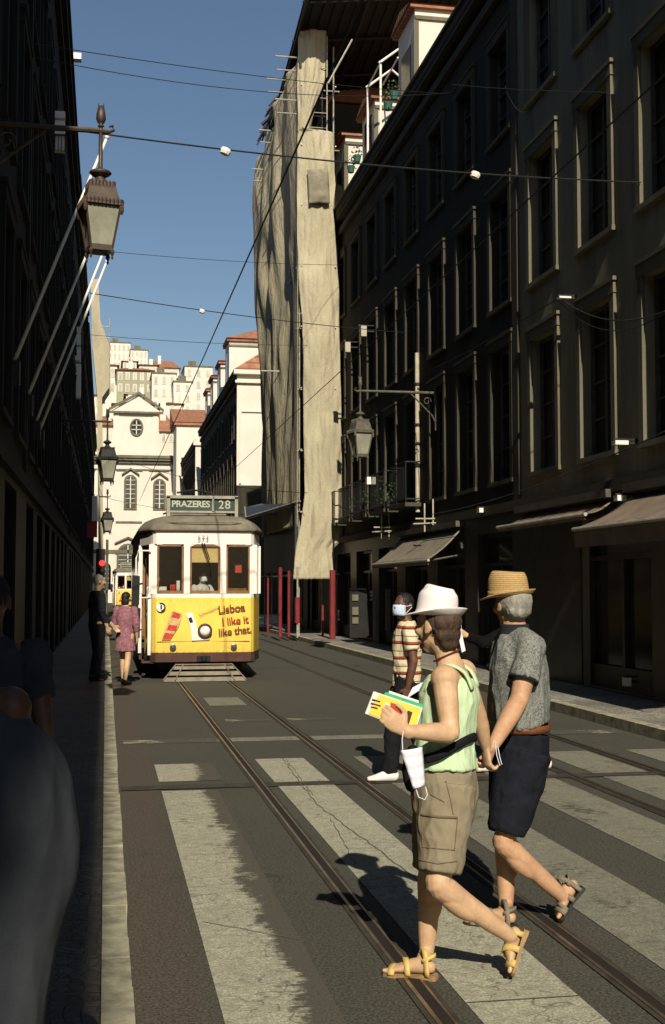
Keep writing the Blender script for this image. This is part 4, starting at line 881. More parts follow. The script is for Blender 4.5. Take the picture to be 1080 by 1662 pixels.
    for k in range(6): c.box(W(-1.05, 1.6 + k * .9, .76), W(-.4, 1.68 + k * .9, 1.65)); c.box(W(.4, 1.6 + k * .9, .76), W(1.05, 1.68 + k * .9, 1.65))
    c.build('seat_back', m['twood'], r)
    c = MB(); c.box(W(-.75, .25, 1.3), W(-.40, .5, 1.62)); c.box(W(.38, .2, 1.2), W(.80, .5, 1.66)); c.tube([W(.1, .3, 1.2), W(.1, .3, 1.55)], .03, 8); c.build('controls', m['twood'], r)
    c = MB(); c.box(W(-.78, .26, 1.621), W(-.66, .30, 1.69)); c.box(W(-.48, .26, 1.621), W(-.42, .30, 1.80)); c.build('papers', m['plastic_white'], r)
    c = MB(); c.box(W(-.60, .255, 1.621), W(-.50, .30, 1.73)); c.box(W(.62, .5, 1.95), W(.74, .6, 2.13)); c.build('red_box', m['tred'], r)
    # headlight and small lamps
    hx, hz = .02, .895; AY = Matrix.Rotation(R_(90), 3, 'X')
    c = MB(); c.lathe(W(hx, -.03, hz), [(.13, 0), (.13, .05), (.10, .075), (.095, .04)], 24, AY); hl = c.build('headlight', m['tbrown'], r, True)
    c = MB(); c.lathe(W(hx, -.05, hz), [(.097, 0), (.09, .03), (.05, .05), (.01, .055)], 20, AY); c.build('lens', m['plastic_white'], hl, True)
    for sx in (-1, 1):
        c = MB(); c.lathe(W(sx * .55 - .0, .01, .60), [(.058, 0), (.058, .045), (.045, .05)], 16, AY); h2 = c.build('marker_lamp', m['chrome'], r, True)
        c = MB(); c.lathe(W(sx * .55, -.04, .60), [(.044, 0), (.03, .02), (.006, .026)], 12, AY); c.build('lens', m['frame'], h2, True)
    # stickers
    def F(x, z, d=0): 
        ax = abs(x); yy = 0
        for (a, ya), (b, yb_) in zip(Lh, Lh[1:]):
            if a <= ax <= b: yy = ya + (yb_ - ya) * (ax - a) / (b - a)
        return W(x, yy - .034 - d, z)
    def pxz(px_, py_): return ((px_ - 328) / 89.0 + .0, EYE + (953 - py_) / 89.0)
    def poly(pts, mt, nm, d=0, par=None): 
        q = MB(); q.slab([F(*pxz(*p), d) for p in pts], (0, .002, 0)); return q.build(nm, m[mt], par or r)
    st = poly([(277, 991), (293, 996), (289, 1014), (275, 1037), (261, 1037), (269, 1012)], 'ttan', 'sticker')
    poly([(279, 992), (291, 996), (288, 1004), (276, 1001)], 'tred', 'print', .004, st); poly([(272, 1013), (286, 1015), (283, 1024), (269, 1022)], 'tred', 'print', .004, st); poly([(266, 1026), (280, 1028), (275, 1036), (262, 1036)], 'tred', 'print', .004, st)
    st2 = poly([(299, 995), (309, 993), (316, 1012), (320, 1030), (337, 1038), (309, 1039), (307, 1020)], 'tcream', 'bottle_sticker'); poly([(303, 1003), (308, 1001), (311, 1009), (306, 1011)], 'black', 'print', .004, st2)
    poly([(336, 1026), (338, 1037), (333, 1037)], 'ttan', 'print', .004, st2)
    ro = Matrix.Rotation(R_(6), 4, 'Y')
    for (tx, px_, py_, sz, mt) in (('Lisboa', 373, 988, .205, 'letters'), ('I like it', 379, 1007.5, .195, 'tred2'), ('like that.', 379, 1024, .19, 'letters')):
        x, z = pxz(px_, py_); p = F(x, z, .003); text_mesh(tx, sz, Matrix.Translation(p) @ Matrix.Rotation(R_(2.8), 4, 'Z') @ Matrix.Rotation(R_(-6), 4, 'Y') @ RX, m[mt], r, 'slogan', .001, .0025, .95)
    x, z = pxz(336, 991); text_mesh('Schweppes', .085, Matrix.Translation(F(x, z, .004)) @ Matrix.Rotation(R_(-25), 4, 'Y') @ RX, m['ttan'], r, 'small_lettering', .002)
    x, z = pxz(259.5, 985); c = MB(); c.lathe(F(x, z, -.02), [(.085, 0), (.085, .03)], 20, AY); em = c.build('round_emblem', m['tcream'], r)
    c = MB()
    for (aa, ab, ra_, rb_) in ((-2.2, 1.4, .083, .055),):
        n_ = 14
        for k in range(n_):
            t0 = aa + (ab - aa) * k / n_ + .6; t1 = aa + (ab - aa) * (k + 1) / n_ + .6; o_ = F(x, z, .016)
            c.slab([o_ + V(math.cos(t) * q, 0, math.sin(t) * q) for t, q in ((t0, rb_), (t1, rb_), (t1, ra_), (t0, ra_))], (0, .003, 0))
    o_ = F(x, z, .016); c.box(o_ + V(-.012, 0, -.04), o_ + V(.018, .003, .04)); c.build('print', m['iron'], em)
    c = MB(); c.box(F(-.84, .70) + V(0, .02, 0), F(.84, .706) + V(0, .003, 0)); 
    c.build('trim_line', m['ttan'], r)
    c = MB()
    for k in range(15): c.ell(F(-.84 + k * .12, 1.46) + V(0, .002, 0), (V(.008, 0, 0), V(0, .004, 0), V(0, 0, .008)), 6, 4); c.ell(F(-.84 + k * .12, .53) + V(0, .002, 0), (V(.008, 0, 0), V(0, .004, 0), V(0, 0, .008)), 6, 4)
    o_ = c.build('rivets', m['yellow'], r); o_['kind'] = 'stuff'
    # fender (cow-catcher)
    c = MB()
    for k, (w0, w1, z0, z1, yy0, yy1) in enumerate([(.52, .55, .25, .21, -.16, -.19), (.60, .645, .16, .11, -.25, -.29), (.69, .74, .065, .01, -.34, -.38)]):
        c.slab([W(-w0, yy0, z0), W(w0, yy0, z0), W(w1, yy1, z1), W(-w1, yy1, z1)], (0, .015, .015))
    for sx in (-1, -.72, .72, 1): c.tube([W(sx * .50, -.12, .30), W(sx * .74, -.395, .03)], .012, 5)
    c.tube([W(-.5, -.1, .29), W(.5, -.1, .29)], .014, 6); c.build('fender', M('fender_paint', (.19, .165, .12), .6, .3, 5, .1), r)
    # bogie
    c = MB(); c.box(W(-.75, .5, .16), W(.75, Lt - .5, .44)); c.box(W(-.95, .1, .30), W(.95, .5, .45)); c.build('underframe', m['black'], r)
    for yv in (2.9, 5.2):
        for sx in (-1, 1):
            c = MB(); c.lathe(W(sx * .47, yv, .36), [(.36, -.05), (.36, .05)], 20, Matrix.Rotation(R_(90), 3, 'Y')); c.build('wheel', m['iron'], r, True)
    # left door: step, grab rail, mirror
    c = MB(); c.box(W(-1.10, .28, .30), W(-.95, .90, .34)); c.build('step', m['tbrown'], r)
    c = MB(); c.tube([W(-1.02, .26, .9), W(-1.04, .24, 1.6), W(-1.04, .24, 2.2)], .014, 6); c.build('grab_rail', m['iron'], r)
    c = MB(); c.tube([W(-.93, .12, 2.34), W(-1.18, .06, 2.34), W(-1.22, .05, 2.2), W(-1.22, .05, 1.9)], .016, 6); c.tube([W(-.95, .15, 1.5), W(-1.2, .05, 1.48)], .012, 6); mi = c.build('mirror_arm', m['tcream'], r)
    c = MB(); c.slab([W(-1.30, .03, 1.36), W(-1.16, .03, 1.36), W(-1.15, .03, 1.88), W(-1.29, .03, 1.90)], (0, .06, 0)); c.build('mirror', m['black'], mi)
    c = MB(); strip(c, [(.97, .30), (1.04, .62)], .36, 1.49, .03, -1); c.build('folded_door', m['yellow'], r)
    return r
m['letters2'] = M('number_grey', (.16, .14, .10), .6, .1, 5, 0)
m['tred2'] = M('red_letters', (.33, .04, .015), .6, .1, 5, 0)
t1 = tram(1.755, 22.5, 'yellow and cream tram with route 28 sign standing on the near track')
t2 = tram(1.62, 84, 'second yellow tram far behind, mostly hidden by the front tram')
# ------------------------------------------------------------------ traffic light and signs at left
tl = thing('traffic_light', 'black traffic light showing red on a post at the left kerb', 'traffic light', (-.10, 40, .115))
c = MB(); c.tube([(.03, 40.1, .1), (.03, 40.1, 3.2)], .045, 10); c.build('post', m['iron_grey'], tl)
c = MB(); c.box((-.32, 40.0, 2.0), (-.03, 40.2, 2.9)); hd = c.build('signal_head', m['black'], tl)
em = NT('red_signal'); em.set(em.b.inputs['Emission Color'], (1, .03, .03, 1)); em.b.inputs['Emission Strength'].default_value = 2.2; em.out((.5, .02, .02))
p = onY(166, 914, 39.98); c = MB(); c.lathe(p, [(.095, 0), (.08, .03), (.02, .04)], 16, Matrix.Rotation(R_(90), 3, 'X')); c.build('red_light', em.m, hd, True)
for dz in (-.27, -.54): c = MB(); c.lathe(p + V(0, 0, dz), [(.095, 0), (.08, .03), (.02, .04)], 16, Matrix.Rotation(R_(90), 3, 'X')); c.build('dark_light', m['glass'] if 0 else m['iron'], hd, True)
rs = thing('shop_sign', 'red sign board hanging off the left wall near the traffic light', 'sign', (-.6, 44, 3.4))
a = onY(142, 848, 44); b = onY(158, 872, 44); c = MB(); c.box((a.x, 44, b.z), (b.x, 44.1, a.z)); c.build('board', M('sign_red', (.30, .03, .03), .5, .2, 6, 0), rs)
c = MB(); c.box((LX, 44.03, a.z), (b.x, 44.07, a.z + .05)); c.build('arm', m['iron'], rs)
ws = thing('shop_sign', 'narrow cream sign panel above the red board on the left', 'sign', (-.4, 45, 3.9))
a = onY(150, 805, 45); b = onY(160, 846, 45); c = MB(); c.box((a.x, 45, b.z), (b.x, 45.1, a.z)); c.build('board', m['plastic_white'], ws); c = MB(); c.box((LX, 45.03, a.z - .3), (a.x, 45.07, a.z - .25)); c.build('arm', m['iron'], ws)
#PEOPLE
# ------------------------------------------------------------------ people
def skinm(name, c): 
    t = NT(name); n1 = t.ramp(t.noise(9, None, 5), .3, .7); f = t.noise(60, None, 3)
    col = t.mix(n1, mul(c, .74), mul(c, 1.14)); n3 = t.ramp(t.noise(26, None, 5, .7), .45, .62); col = t.mix(t.math('MULTIPLY', n3, .35), col, (c[0] * .80, c[1] * .66, c[2] * .58)); col = t.mix(t.ramp(f, .4, .7, 0, .25), col, (c[0] * .9, c[1] * .55, c[2] * .5)); t.bump(t.noise(110, None, 3), .25, .002)
    t.b.inputs['Subsurface Weight'].default_value = .0; return t.out(col, .55, .35)
m['skin'] = skinm('skin_fair', (.55, .375, .225)); m['skin_m'] = skinm('skin_ruddy', (.50, .31, .185)); m['skin_d'] = skinm('skin_dark', (.115, .055, .034))
def cloth(name, c, var=.15, bs=220, s=14, c2=None):
    t = NT(name); f = t.ramp(t.noise(s, None, 4), .3, .7); col = t.mix(f, mul(c, 1 - var), c2 or mul(c, 1 + var)); wv = t.noise(bs, None, 2); col = t.mix(t.ramp(wv, .3, .7, .25, 0), col, mul(c, .5)); t.bump(wv, .3, .002); return t.out(col, .9, .12)
m['green_top'] = cloth('lime_cotton', (.52, .67, .42), .08); m['khaki'] = cloth('khaki_cotton', (.235, .20, .135), .12); m['navy'] = cloth('navy_cotton', (.011, .0125, .019), .3)
m['felt'] = cloth('white_straw', (.80, .74, .74), .05, 120, 20); m['blk'] = cloth('black_cloth', (.012, .012, .014), .3); m['collar'] = cloth('dark_collar', (.02, .02, .022), .2)
def strawm():
    t = NT('tan_straw'); wv = t.n('TexWave', {'Vector': t.co, 'Scale': 32.0, 'Distortion': 1.0}, bands_direction='Z').outputs['Fac']; wx = t.noise(90, None, 2)
    c = t.mix(t.math('MULTIPLY', wv, wx), (.30, .19, .07), (.72, .50, .24)); t.bump(wv, .4, .003); return t.out(c, .8, .15)
m['straw'] = strawm()
def polo():
    t = NT('grey_patterned_knit'); n1 = t.n('TexNoise', {'Vector': t.co, 'Scale': 9.0, 'Detail': 3.0}).outputs['Color']
    v = t.n('VectorMath', {0: t.co, 1: t.n('VectorMath', {0: n1, 'Scale': .35}, operation='SCALE').outputs[0]}, operation='ADD').outputs[0]
    wv = t.n('TexWave', {'Vector': v, 'Scale': 13.0, 'Distortion': 12.0, 'Detail': 4.0, 'Detail Scale': 3.0}).outputs['Fac']; e = t.n('TexVoronoi', {'Vector': v, 'Scale': 60.0}, feature='DISTANCE_TO_EDGE').outputs[0]
    c = t.mix(t.ramp(wv, .35, .65), (.095, .105, .10), (.215, .225, .20)); c = t.mix(t.ramp(e, 0, .06, .6, 0), c, (.34, .35, .31)); t.bump(t.noise(200), .3, .002); return t.out(c, .9, .1)
m['polo'] = polo()
def stripes():
    t = NT('striped_knit'); z = t.n('SeparateXYZ', {0: t.n('VectorMath', {0: t.co, 1: t.n('VectorMath', {0: t.n('TexNoise', {'Vector': t.co, 'Scale': 4.0}).outputs['Color'], 'Scale': .02}, operation='SCALE').outputs[0]}, operation='ADD').outputs[0]}).outputs[2]
    f = t.math('FRACT', t.math('MULTIPLY', z, 7.6)); band = lambda a, b: t.math('MULTIPLY', t.math('GREATER_THAN', f, a), t.math('LESS_THAN', f, b))
    c = t.mix(t.noise(40), (.56, .47, .30), (.70, .60, .42)); c = t.mix(band(.08, .16), c, (.03, .02, .02)); c = t.mix(band(.16, .30), c, (.30, .07, .04)); c = t.mix(band(.62, .67), c, (.06, .05, .04)); return t.out(c, .9, .1)
m['stripe'] = stripes()
m['hair_red'] = M('hair_auburn', (.055, .034, .022), .7, .5, 40, .6, 90, stretch=(1, 1, .2)); m['hair_grey'] = M('hair_grey', (.26, .25, .21), .8, .4, 40, .6, 120, stretch=(1, 1, .3)); m['hair_black'] = M('hair_black', (.012, .01, .009), .6, .3, 30, .4, 90)
m['leather_y'] = M('sandal_yellow', (.52, .38, .12), .55, .2, 20, .2); m['sole_tan'] = M('sole_tan', (.30, .19, .085), .8, .3, 15, .3); m['leather_g'] = M('sandal_grey', (.17, .15, .105), .7, .25, 20, .2); m['sole_dark'] = M('sole_dark', (.03, .028, .024), .8, .3, 15, .3)
m['belt'] = M('brown_belt', (.17, .06, .025), .4, .2, 20, .1); m['maskw'] = cloth('face_mask_white', (.76, .76, .84), .05); m['maskb'] = cloth('face_mask_blue', (.50, .62, .78), .05); m['shoe_w'] = M('white_shoe', (.75, .70, .64), .6, .1, 8, .1)
def unit(v): return Vector(v).normalized()
def arc_pts(a, b, c, n):
    return [a * (1 - t) ** 2 + b * 2 * t * (1 - t) + c * t * t for t in [i / n for i in range(n + 1)]]
def hand_to(mb, w, d, pn, th, s=1.0, curl=(.5, .55, .6, .65), spread=.012, thumbcurl=.3):
    """w wrist, d hand direction, pn direction the palm faces, th side of the thumb"""
    d = unit(d); pn = unit(pn - d * pn.dot(d)); th = unit(th - d * th.dot(d) - pn * th.dot(pn))
    mb.loft([(w - d * .02, .026 * s, .02 * s), (w + d * .015 * s, .031 * s, .018 * s), (w + d * .055 * s, .042 * s, .015 * s), (w + d * .088 * s, .040 * s, .012 * s)], th, 14, 2)
    for i, (L, off) in enumerate(((.070, .030), (.080, .010), (.074, -.010), (.058, -.029))):
        p = w + d * (.085 - abs(off) * .12) * s + th * off * s; a = 0; pts = [(p - d * .015, .0098 * s, .009 * s)]; dd = d
        for seg, k in enumerate((.45, .30, .25)):
            a += curl[i] * (1.0 if seg else .8); dd = d * math.cos(a) + pn * math.sin(a) + th * (off * .8 if a < .8 else 0); p = p + dd * L * k * s; pts.append((p, (.0092 - seg * .001) * s, (.0088 - seg * .001) * s))
        mb.loft(pts, th, 10, 2)
    p = w + d * .025 * s + th * .026 * s; q1 = p + (d * .6 + th * .75 + pn * .25).normalized() * .036 * s; q2 = q1 + (d * .9 + th * .25 + pn * thumbcurl * 1.5).normalized() * .032 * s; q3 = q2 + (d * .9 - th * .1 + pn * thumbcurl * 2).normalized() * .022 * s
    mb.loft([(p - th * .01, .015 * s, .014 * s), (q1, .0125 * s, .012 * s), (q2, .0105 * s, .010 * s), (q3, .009 * s, .008 * s)], pn, 10, 2)
def head_to(mb, c, F, s=1.0, jaw=1.0):
    """c centre of the skull; F facing"""
    F = unit((F[0], F[1], F[2] if len(F) > 2 else 0)); L = unit(V(0, 0, 1).cross(F)); U = F.cross(L)
    P = lambda f, l, u: c + F * f * s + L * l * s + U * u * s
    mb.ell(P(-.012, 0, .025), (F * .098 * s, L * .077 * s, U * .092 * s), 18, 12)
    mb.loft([(P(.02, 0, .02), .066 * s, .075 * s), (P(.022, 0, -.03), .062 * s, .068 * s), (P(.032, 0, -.07), .050 * s, .052 * s), (P(.046, 0, -.095), .032 * s, .032 * s)], L, 16, 2)
    mb.ell(P(.072, 0, -.092), (F * .022 * s, L * .022 * s, U * .018 * s), 10, 6)
    mb.loft([(P(.086, 0, .022), .009 * s, .008 * s), (P(.100, 0, -.002), .011 * s, .012 * s), (P(.110, 0, -.022), .016 * s, .014 * s)], L, 10, 2)
    mb.ell(P(.080, 0, .033), (F * .014 * s, L * .045 * s, U * .010 * s), 12, 6)
    for u in (-.050, -.062): mb.ell(P(.088, 0, u), (F * .010 * s, L * .023 * s, U * .006 * s), 10, 6)
    for k in (-1, 1):
        mb.ell(P(.060, .045 * k, -.018), (F * .026 * s, L * .022 * s, U * .026 * s), 10, 6)
        mb.ell(P(-.012, .079 * k, -.002), (F * .020 * s, L * .009 * s, U * .031 * s), 10, 7); mb.ell(P(-.004, .080 * k, -.022), (F * .011 * s, L * .008 * s, U * .014 * s), 8, 6)
    return F, L, U
def eyes(c, F, s, root):
    F = unit((F[0], F[1], 0)); L = unit(V(0, 0, 1).cross(F)); U = V(0, 0, 1)
    for k in (-1, 1):
        e = c + (F * .078 + L * .031 * k + U * .008) * s; o = MB().ell(e, (F * .011 * s, L * .013 * s, U * .008 * s), 10, 6).build('eye', m['plastic_white'], root, True)
        MB().ell(e + F * .007 * s, (F * .005 * s, L * .006 * s, U * .006 * s), 8, 5).build('iris', m['black'], o, True)
def foot_to(mb, ank, heel, toe, up, s=1.0):
    heel, toe, up = Vector(heel), Vector(toe), unit(up); d = toe - heel; side = unit(d.cross(up)); up = unit(side.cross(d)); D = unit(d)
    T = lambda t, h: heel + d * t + up * h * s
    mb.loft([(T(.07, .034), .028 * s, .028 * s), (T(.22, .040), .031 * s, .036 * s), (T(.45, .036), .035 * s, .032 * s), (T(.68, .024), .043 * s, .021 * s), (T(.86, .018), .042 * s, .014 * s)], side, 14, 2)
    mb.loft([(ank, .034 * s, .036 * s), (ank.lerp(T(.25, .05), .5), .033 * s, .036 * s), (T(.24, .04), .031 * s, .034 * s)], side, 12, 2)
    for i, o in enumerate((-.031, -.014, .003, .018, .031)):
        r = .0125 if i == 0 else .0095 - i * .0004; p = T(.93 - .02 * i * (i > 1), .014) + side * o * s; mb.loft([(p - D * .03, r * s, r * s), (p + D * .012, r * s, r * s * .9)], side, 8, 1)
    return side, up, D
def sandal(root, heel, toe, up, mstrap, msole, s=1.0, wedge=.03, straps=(.80, .55), back=True, ank=None):
    heel, toe, up = Vector(heel), Vector(toe), unit(up); d = toe - heel; side = unit(d.cross(up)); up = unit(side.cross(d)); D = unit(d)
    T = lambda t, h, o=0: heel + d * t + up * h + side * o
    b = MB(); R = []
    for t, w_, h in ((-.04, .022, wedge), (.02, .032, wedge), (.25, .035, wedge * .8), (.45, .034, wedge * .5), (.68, .047, .014), (.88, .046, .012), (1.0, .036, .012), (1.05, .018, .012)):
        R.append([T(t, .002, -w_ * s), T(t, .002, w_ * s), T(t, -h, w_ * s * .95), T(t, -h, -w_ * s * .95)])
    b.rings(R); so = b.build('sandal', m[msole], root)
    def band(t0, w_, rx, rz, hc, tilt=0, nm='strap'):
        q = MB(); n_ = 14; vv = []
        for i in range(n_ + 1):
            a = math.pi * i / n_
            for k in (-1, 1):
                vv.append(T(t0 + k * w_ / 2 / d.length + tilt * math.cos(a), hc + rz * math.sin(a), rx * math.cos(a)))
        q.add(vv, [(2 * i, 2 * i + 1, 2 * i + 3, 2 * i + 2) for i in range(n_)]); o = q.build(nm, m[mstrap], so, True); md = o.modifiers.new('t', 'SOLIDIFY'); md.thickness = .003; md.offset = 1
    band(straps[0], .030, .048 * s, .036 * s, 0); 
    if len(straps) > 1: band(straps[1], .026, .041 * s, .068 * s, 0, .09)
    if len(straps) > 2: band(straps[2], .022, .046 * s, .05 * s, 0, -.07)
    if back:
        q = MB(); vv = []; n_ = 12
        for i in range(n_ + 1):
            a = math.pi * (1 + i / n_)
            for k in (0, 1): vv.append(T(.20 + .24 * math.sin(a), .055 + k * .018 + .02 * math.sin(a) * -1, .036 * s * math.cos(a)))
        q.add(vv, [(2 * i, 2 * i + 1, 2 * i + 3, 2 * i + 2) for i in range(n_)]); o = q.build('strap', m[mstrap], so, True); md = o.modifiers.new('t', 'SOLIDIFY'); md.thickness = .004
        band(.20, .022, .038 * s, .112 * s, .0, .10)
def shoe(root, heel, toe, mt, up=(0, 0, 1), s=1.0):
    heel, toe, up = Vector(heel), Vector(toe), unit(up); d = toe - heel; side = unit(d.cross(up)); up = unit(side.cross(d))
    T = lambda t, h: heel + d * t + up * h
    b = MB(); b.loft([(T(.04, .045), .034, .045), (T(.25, .05), .037, .050), (T(.5, .042), .040, .042), (T(.75, .030), .047, .030), (T(.98, .024), .036, .022)], side, 14, 2); b.build('shoe', m[mt], root, True)
def limb(mb, a, b, c, ra, rb, rc, side, mid=1.0, bulge=None):
    a, b, c = map(Vector, (a, b, c)); l1 = a.lerp(b, .45); l2 = b.lerp(c, .35); l3 = b.lerp(c, .75)
    mb.loft([(a, ra, ra), (l1, (ra + rb) / 2 * 1.04, (ra + rb) / 2 * 1.04), (a.lerp(b, .85), rb * 1.02, rb * 1.02), (b, rb, rb), (b.lerp(c, .12), rb * .97, rb), (l2, rb * (bulge or 1.0), rb * (bulge or 1.0)), (l3, (rb * .4 + rc * .62) * 1.0, (rb * .4 + rc * .62)), (c, rc, rc)], side, 14, 3)
def musc(mb, a, b, back, k):
    a, b = Vector(a), Vector(b); d = unit(b - a); L_ = (b - a).length; bk = unit(back - d * Vector(back).dot(d)); c_ = a.lerp(b, .30) + bk * k * 1.5
    mb.ell(c_, (d * L_ * .26, bk * k * 1.9, d.cross(bk) * k * 2.1), 14, 9)
def knee(mb, c_, F): mb.ell(Vector(c_) + F * .022 + V(0, 0, .004), (F * .036, V(0, .034, 0), V(0, 0, .042)), 12, 8)
def brimhat(root, c, U, F, mat_, crown=(.088, .098), H=.13, brim=.055, top=.8, curl=.02, frontdip=-.01, band=None, pinch=.02, nm='hat', bk=1.0):
    """c centre of the hat opening"""
    U = unit(U); F = unit(F - U * F.dot(U)); L = unit(U.cross(F)); n_ = 28; b = MB(); R = []
    def P(a, k, h, e=0): 
        return c + F * (math.cos(a) * (crown[1] * k + e)) + L * (math.sin(a) * (crown[0] * k + e)) + U * h
    A = [2 * math.pi * i / n_ for i in range(n_)]
    br = lambda a: brim * (1 + .15 * math.cos(a))
    def bh(a, t): return t * (frontdip * max(0, math.cos(a)) + curl * (1.1 - math.cos(a)) * .5 * 1.2 + .35 * curl * abs(math.sin(a))) * (t ** .6)
    R.append([P(a, 1, -.004, 0) for a in A])
    for t in (.35, .7, 1.0): R.append([P(a, 1, bh(a, t) - .004, br(a) * t) for a in A])
    R.append([P(a, 1, bh(a, 1.0) + .001, br(a) * 1.0) for a in A])
    for t in (.7, .35): R.append([P(a, 1, bh(a, t) + .001, br(a) * t) for a in A])
    R.append([P(a, 1.0, .004) for a in A])
    for k, h in ((.995, .03), (.975, .06), (.94, .5 * H + .03), (top + .07, H * .82), (top, H * .95)): R.append([P(a, k, h + (-.0)) for a in A])
    R.append([P(a, top - .10, H + pinch * .5 * math.cos(a)) for a in A]); R.append([P(a, top - .38, H - pinch * .25 + pinch * .5 * math.cos(a)) for a in A]); R.append([P(a, .08, H - pinch) for a in A])
    b.rings(R); o = b.build(nm, m[mat_], root, True); md = o.modifiers.new('s', 'SUBSURF'); md.levels = 1; md.render_levels = 1
    if band:
        b = MB(); b.rings([[P(a, 1.012, .006) for a in A], [P(a, 1.0, .03) for a in A]], False); x = b.build('hat_band', m[band], o, True); md = x.modifiers.new('t', 'SOLIDIFY'); md.thickness = .003
    return o
def J(px_, py_, Y): return onY(px_, py_, Y)
def facemask(root, c, F, s, mt):
    F = unit((F[0], F[1], 0)); L = unit(V(0, 0, 1).cross(F)); U = V(0, 0, 1); b = MB(); n_ = 10; vv = []
    for j in range(7):
        v = j / 6
        for i in range(n_ + 1):
            a = (i / n_ - .5) * 2.1; rr = .104 + .018 * math.cos(a * 1.4) * math.sin(math.pi * (.15 + .75 * (1 - v))); vv.append(c + (F * (rr * math.cos(a) - .002) + L * .82 * rr * math.sin(a) + U * (.012 - v * .098 - .012 * (1 - math.cos(a)))) * s)
    b.add(vv, [(j * (n_ + 1) + i, j * (n_ + 1) + i + 1, (j + 1) * (n_ + 1) + i + 1, (j + 1) * (n_ + 1) + i) for j in range(6) for i in range(n_)]); o = b.build('face_mask', m[mt], root, True); md = o.modifiers.new('t', 'SOLIDIFY'); md.thickness = .004
    b = MB()
    for k in (-1, 1):
        for u in (-.005, -.07): b.tube([c + (F * .05 + L * .075 * k + U * u) * s, c + (F * -.02 + L * .088 * k + U * (u * .3 + .01)) * s], .0025, 5)
    b.build('ear_loop', m['maskw'], o)
# ================= the woman in the white hat
Fw = unit((-.9, .42, 0)); Lw_ = unit(V(0, 0, 1).cross(Fw))
W = thing('person', 'person in white brimmed hat, lime tank top and khaki shorts holding brochures', 'person', (1.40, 5.27, 0))
hc = J(709, 1016, 5.30); nb_ = J(733, 1082, 5.28); chst = J(729, 1135, 5.27); wst = J(722, 1200, 5.26); hip = J(722, 1265, 5.25)
sN = J(722, 1102, 5.12); eN = J(731, 1190, 5.02); wN = J(660, 1187, 4.97); sF = J(752, 1092, 5.42); eF = J(777, 1160, 5.50); wF = J(789, 1213, 5.56)
hN = J(727, 1275, 5.18); kN = J(712, 1436, 5.10); aN = J(828, 1519, 5.17); hF = J(715, 1275, 5.32); kF = J(698, 1430, 5.36); aF = J(693, 1546, 5.33)
heelF = onZ(706, 1583, .022) + V(0, 0, 0); toeF = onZ(626, 1577, .012)
heelN = J(850, 1512, 5.19); toeN = J(831, 1580, 5.14)
b = MB(); b.loft([(hip, .155, .115), (wst, .130, .100), (chst, .140, .105), (chst.lerp(nb_, .55), .145, .085), (nb_, .075, .062)], Lw_, 20, 3)
b.loft([(nb_ - V(0, 0, .03), .062, .062), (nb_.lerp(hc, .4), .050, .052), (hc + V(0, 0, -.05), .052, .056)], Lw_, 14, 2)
for s_ in (sN, sF): b.ell(s_, (V(.063, 0, 0), V(0, .060, 0), V(0, 0, .062)), 14, 9); b.loft([(s_, .052, .052), (nb_ - V(0, 0, .045), .055, .05)], Fw, 12, 2)
limb(b, sN - V(0, 0, .01), eN, wN, .055, .042, .025, Fw); limb(b, sF - V(0, 0, .01), eF, wF, .049, .038, .024, Fw); musc(b, eN, wN, V(0, -.2, -1), .012); musc(b, kN, aN, V(.6, 0, -1), .02); musc(b, kF, aF, V(1, 0, 0), .018); knee(b, kN, Fw); knee(b, kF, Fw)
limb(b, hN, kN, aN, .088, .056, .030, Fw, bulge=.86); limb(b, hF, kF, aF, .088, .056, .031, Fw, bulge=.86)
Fh = unit((-.60, .80, 0)); head_to(b, hc, Fh, 1.0)
hd = J(633, 1166, 4.97) - wN
hand_to(b, wN, hd + V(0, 0, .0), V(0.1, 1, .05), V(.25, 0, 1), 1.0, (.35, .4, .5, .6), thumbcurl=.1)
hand_to(b, wF, V(.05, .0, -1), V(1, .2, .1), V(-.3, 1, 0), .95, (.8, .85, .9, .9))
foot_to(b, aF, heelF, toeF, (0, 0, 1), .95); upN = unit(V(-.95, .1, -.25)); foot_to(b, aN, heelN, toeN, upN, .95)
b.remesh('body', m['skin'], W, .0055, 3)
sandal(W, heelF, toeF, (0, 0, 1), 'leather_y', 'sole_tan', .95, .020, (.82, .58)); sandal(W, heelN, toeN, upN, 'leather_y', 'sole_tan', .95, .022, (.80, .55))
# tank top
b = MB(); hem = J(722, 1248, 5.25)
b.loft([(hem - V(0, 0, .0), .172, .142), (hem.lerp(wst, .5), .160, .132), (wst, .147, .124), (chst, .152, .128), (chst.lerp(nb_, .45), .135, .112), (chst.lerp(nb_, .68), .110, .095)], Lw_, 24, 3, dome=False)
b.remesh('tank_top', m['green_top'], W, .007, 2, (.007, 9, 4))
for sg, sh in ((1, sN), (-1, sF)):
    b = MB(); base = nb_ + Lw_ * .085 * sg
    b.loft([(base - Fw * .105 - V(0, 0, .09), .028, .008), (base - Fw * .072 - V(0, 0, .02), .024, .008), (base + V(0, 0, .012), .022, .008), (base + Fw * .062 - V(0, 0, .03), .024, .008), (base + Fw * .10 - V(0, 0, .10), .03, .008)], Lw_, 10, 3, dome=False); b.build('shoulder_strap', m['green_top'], W, True)
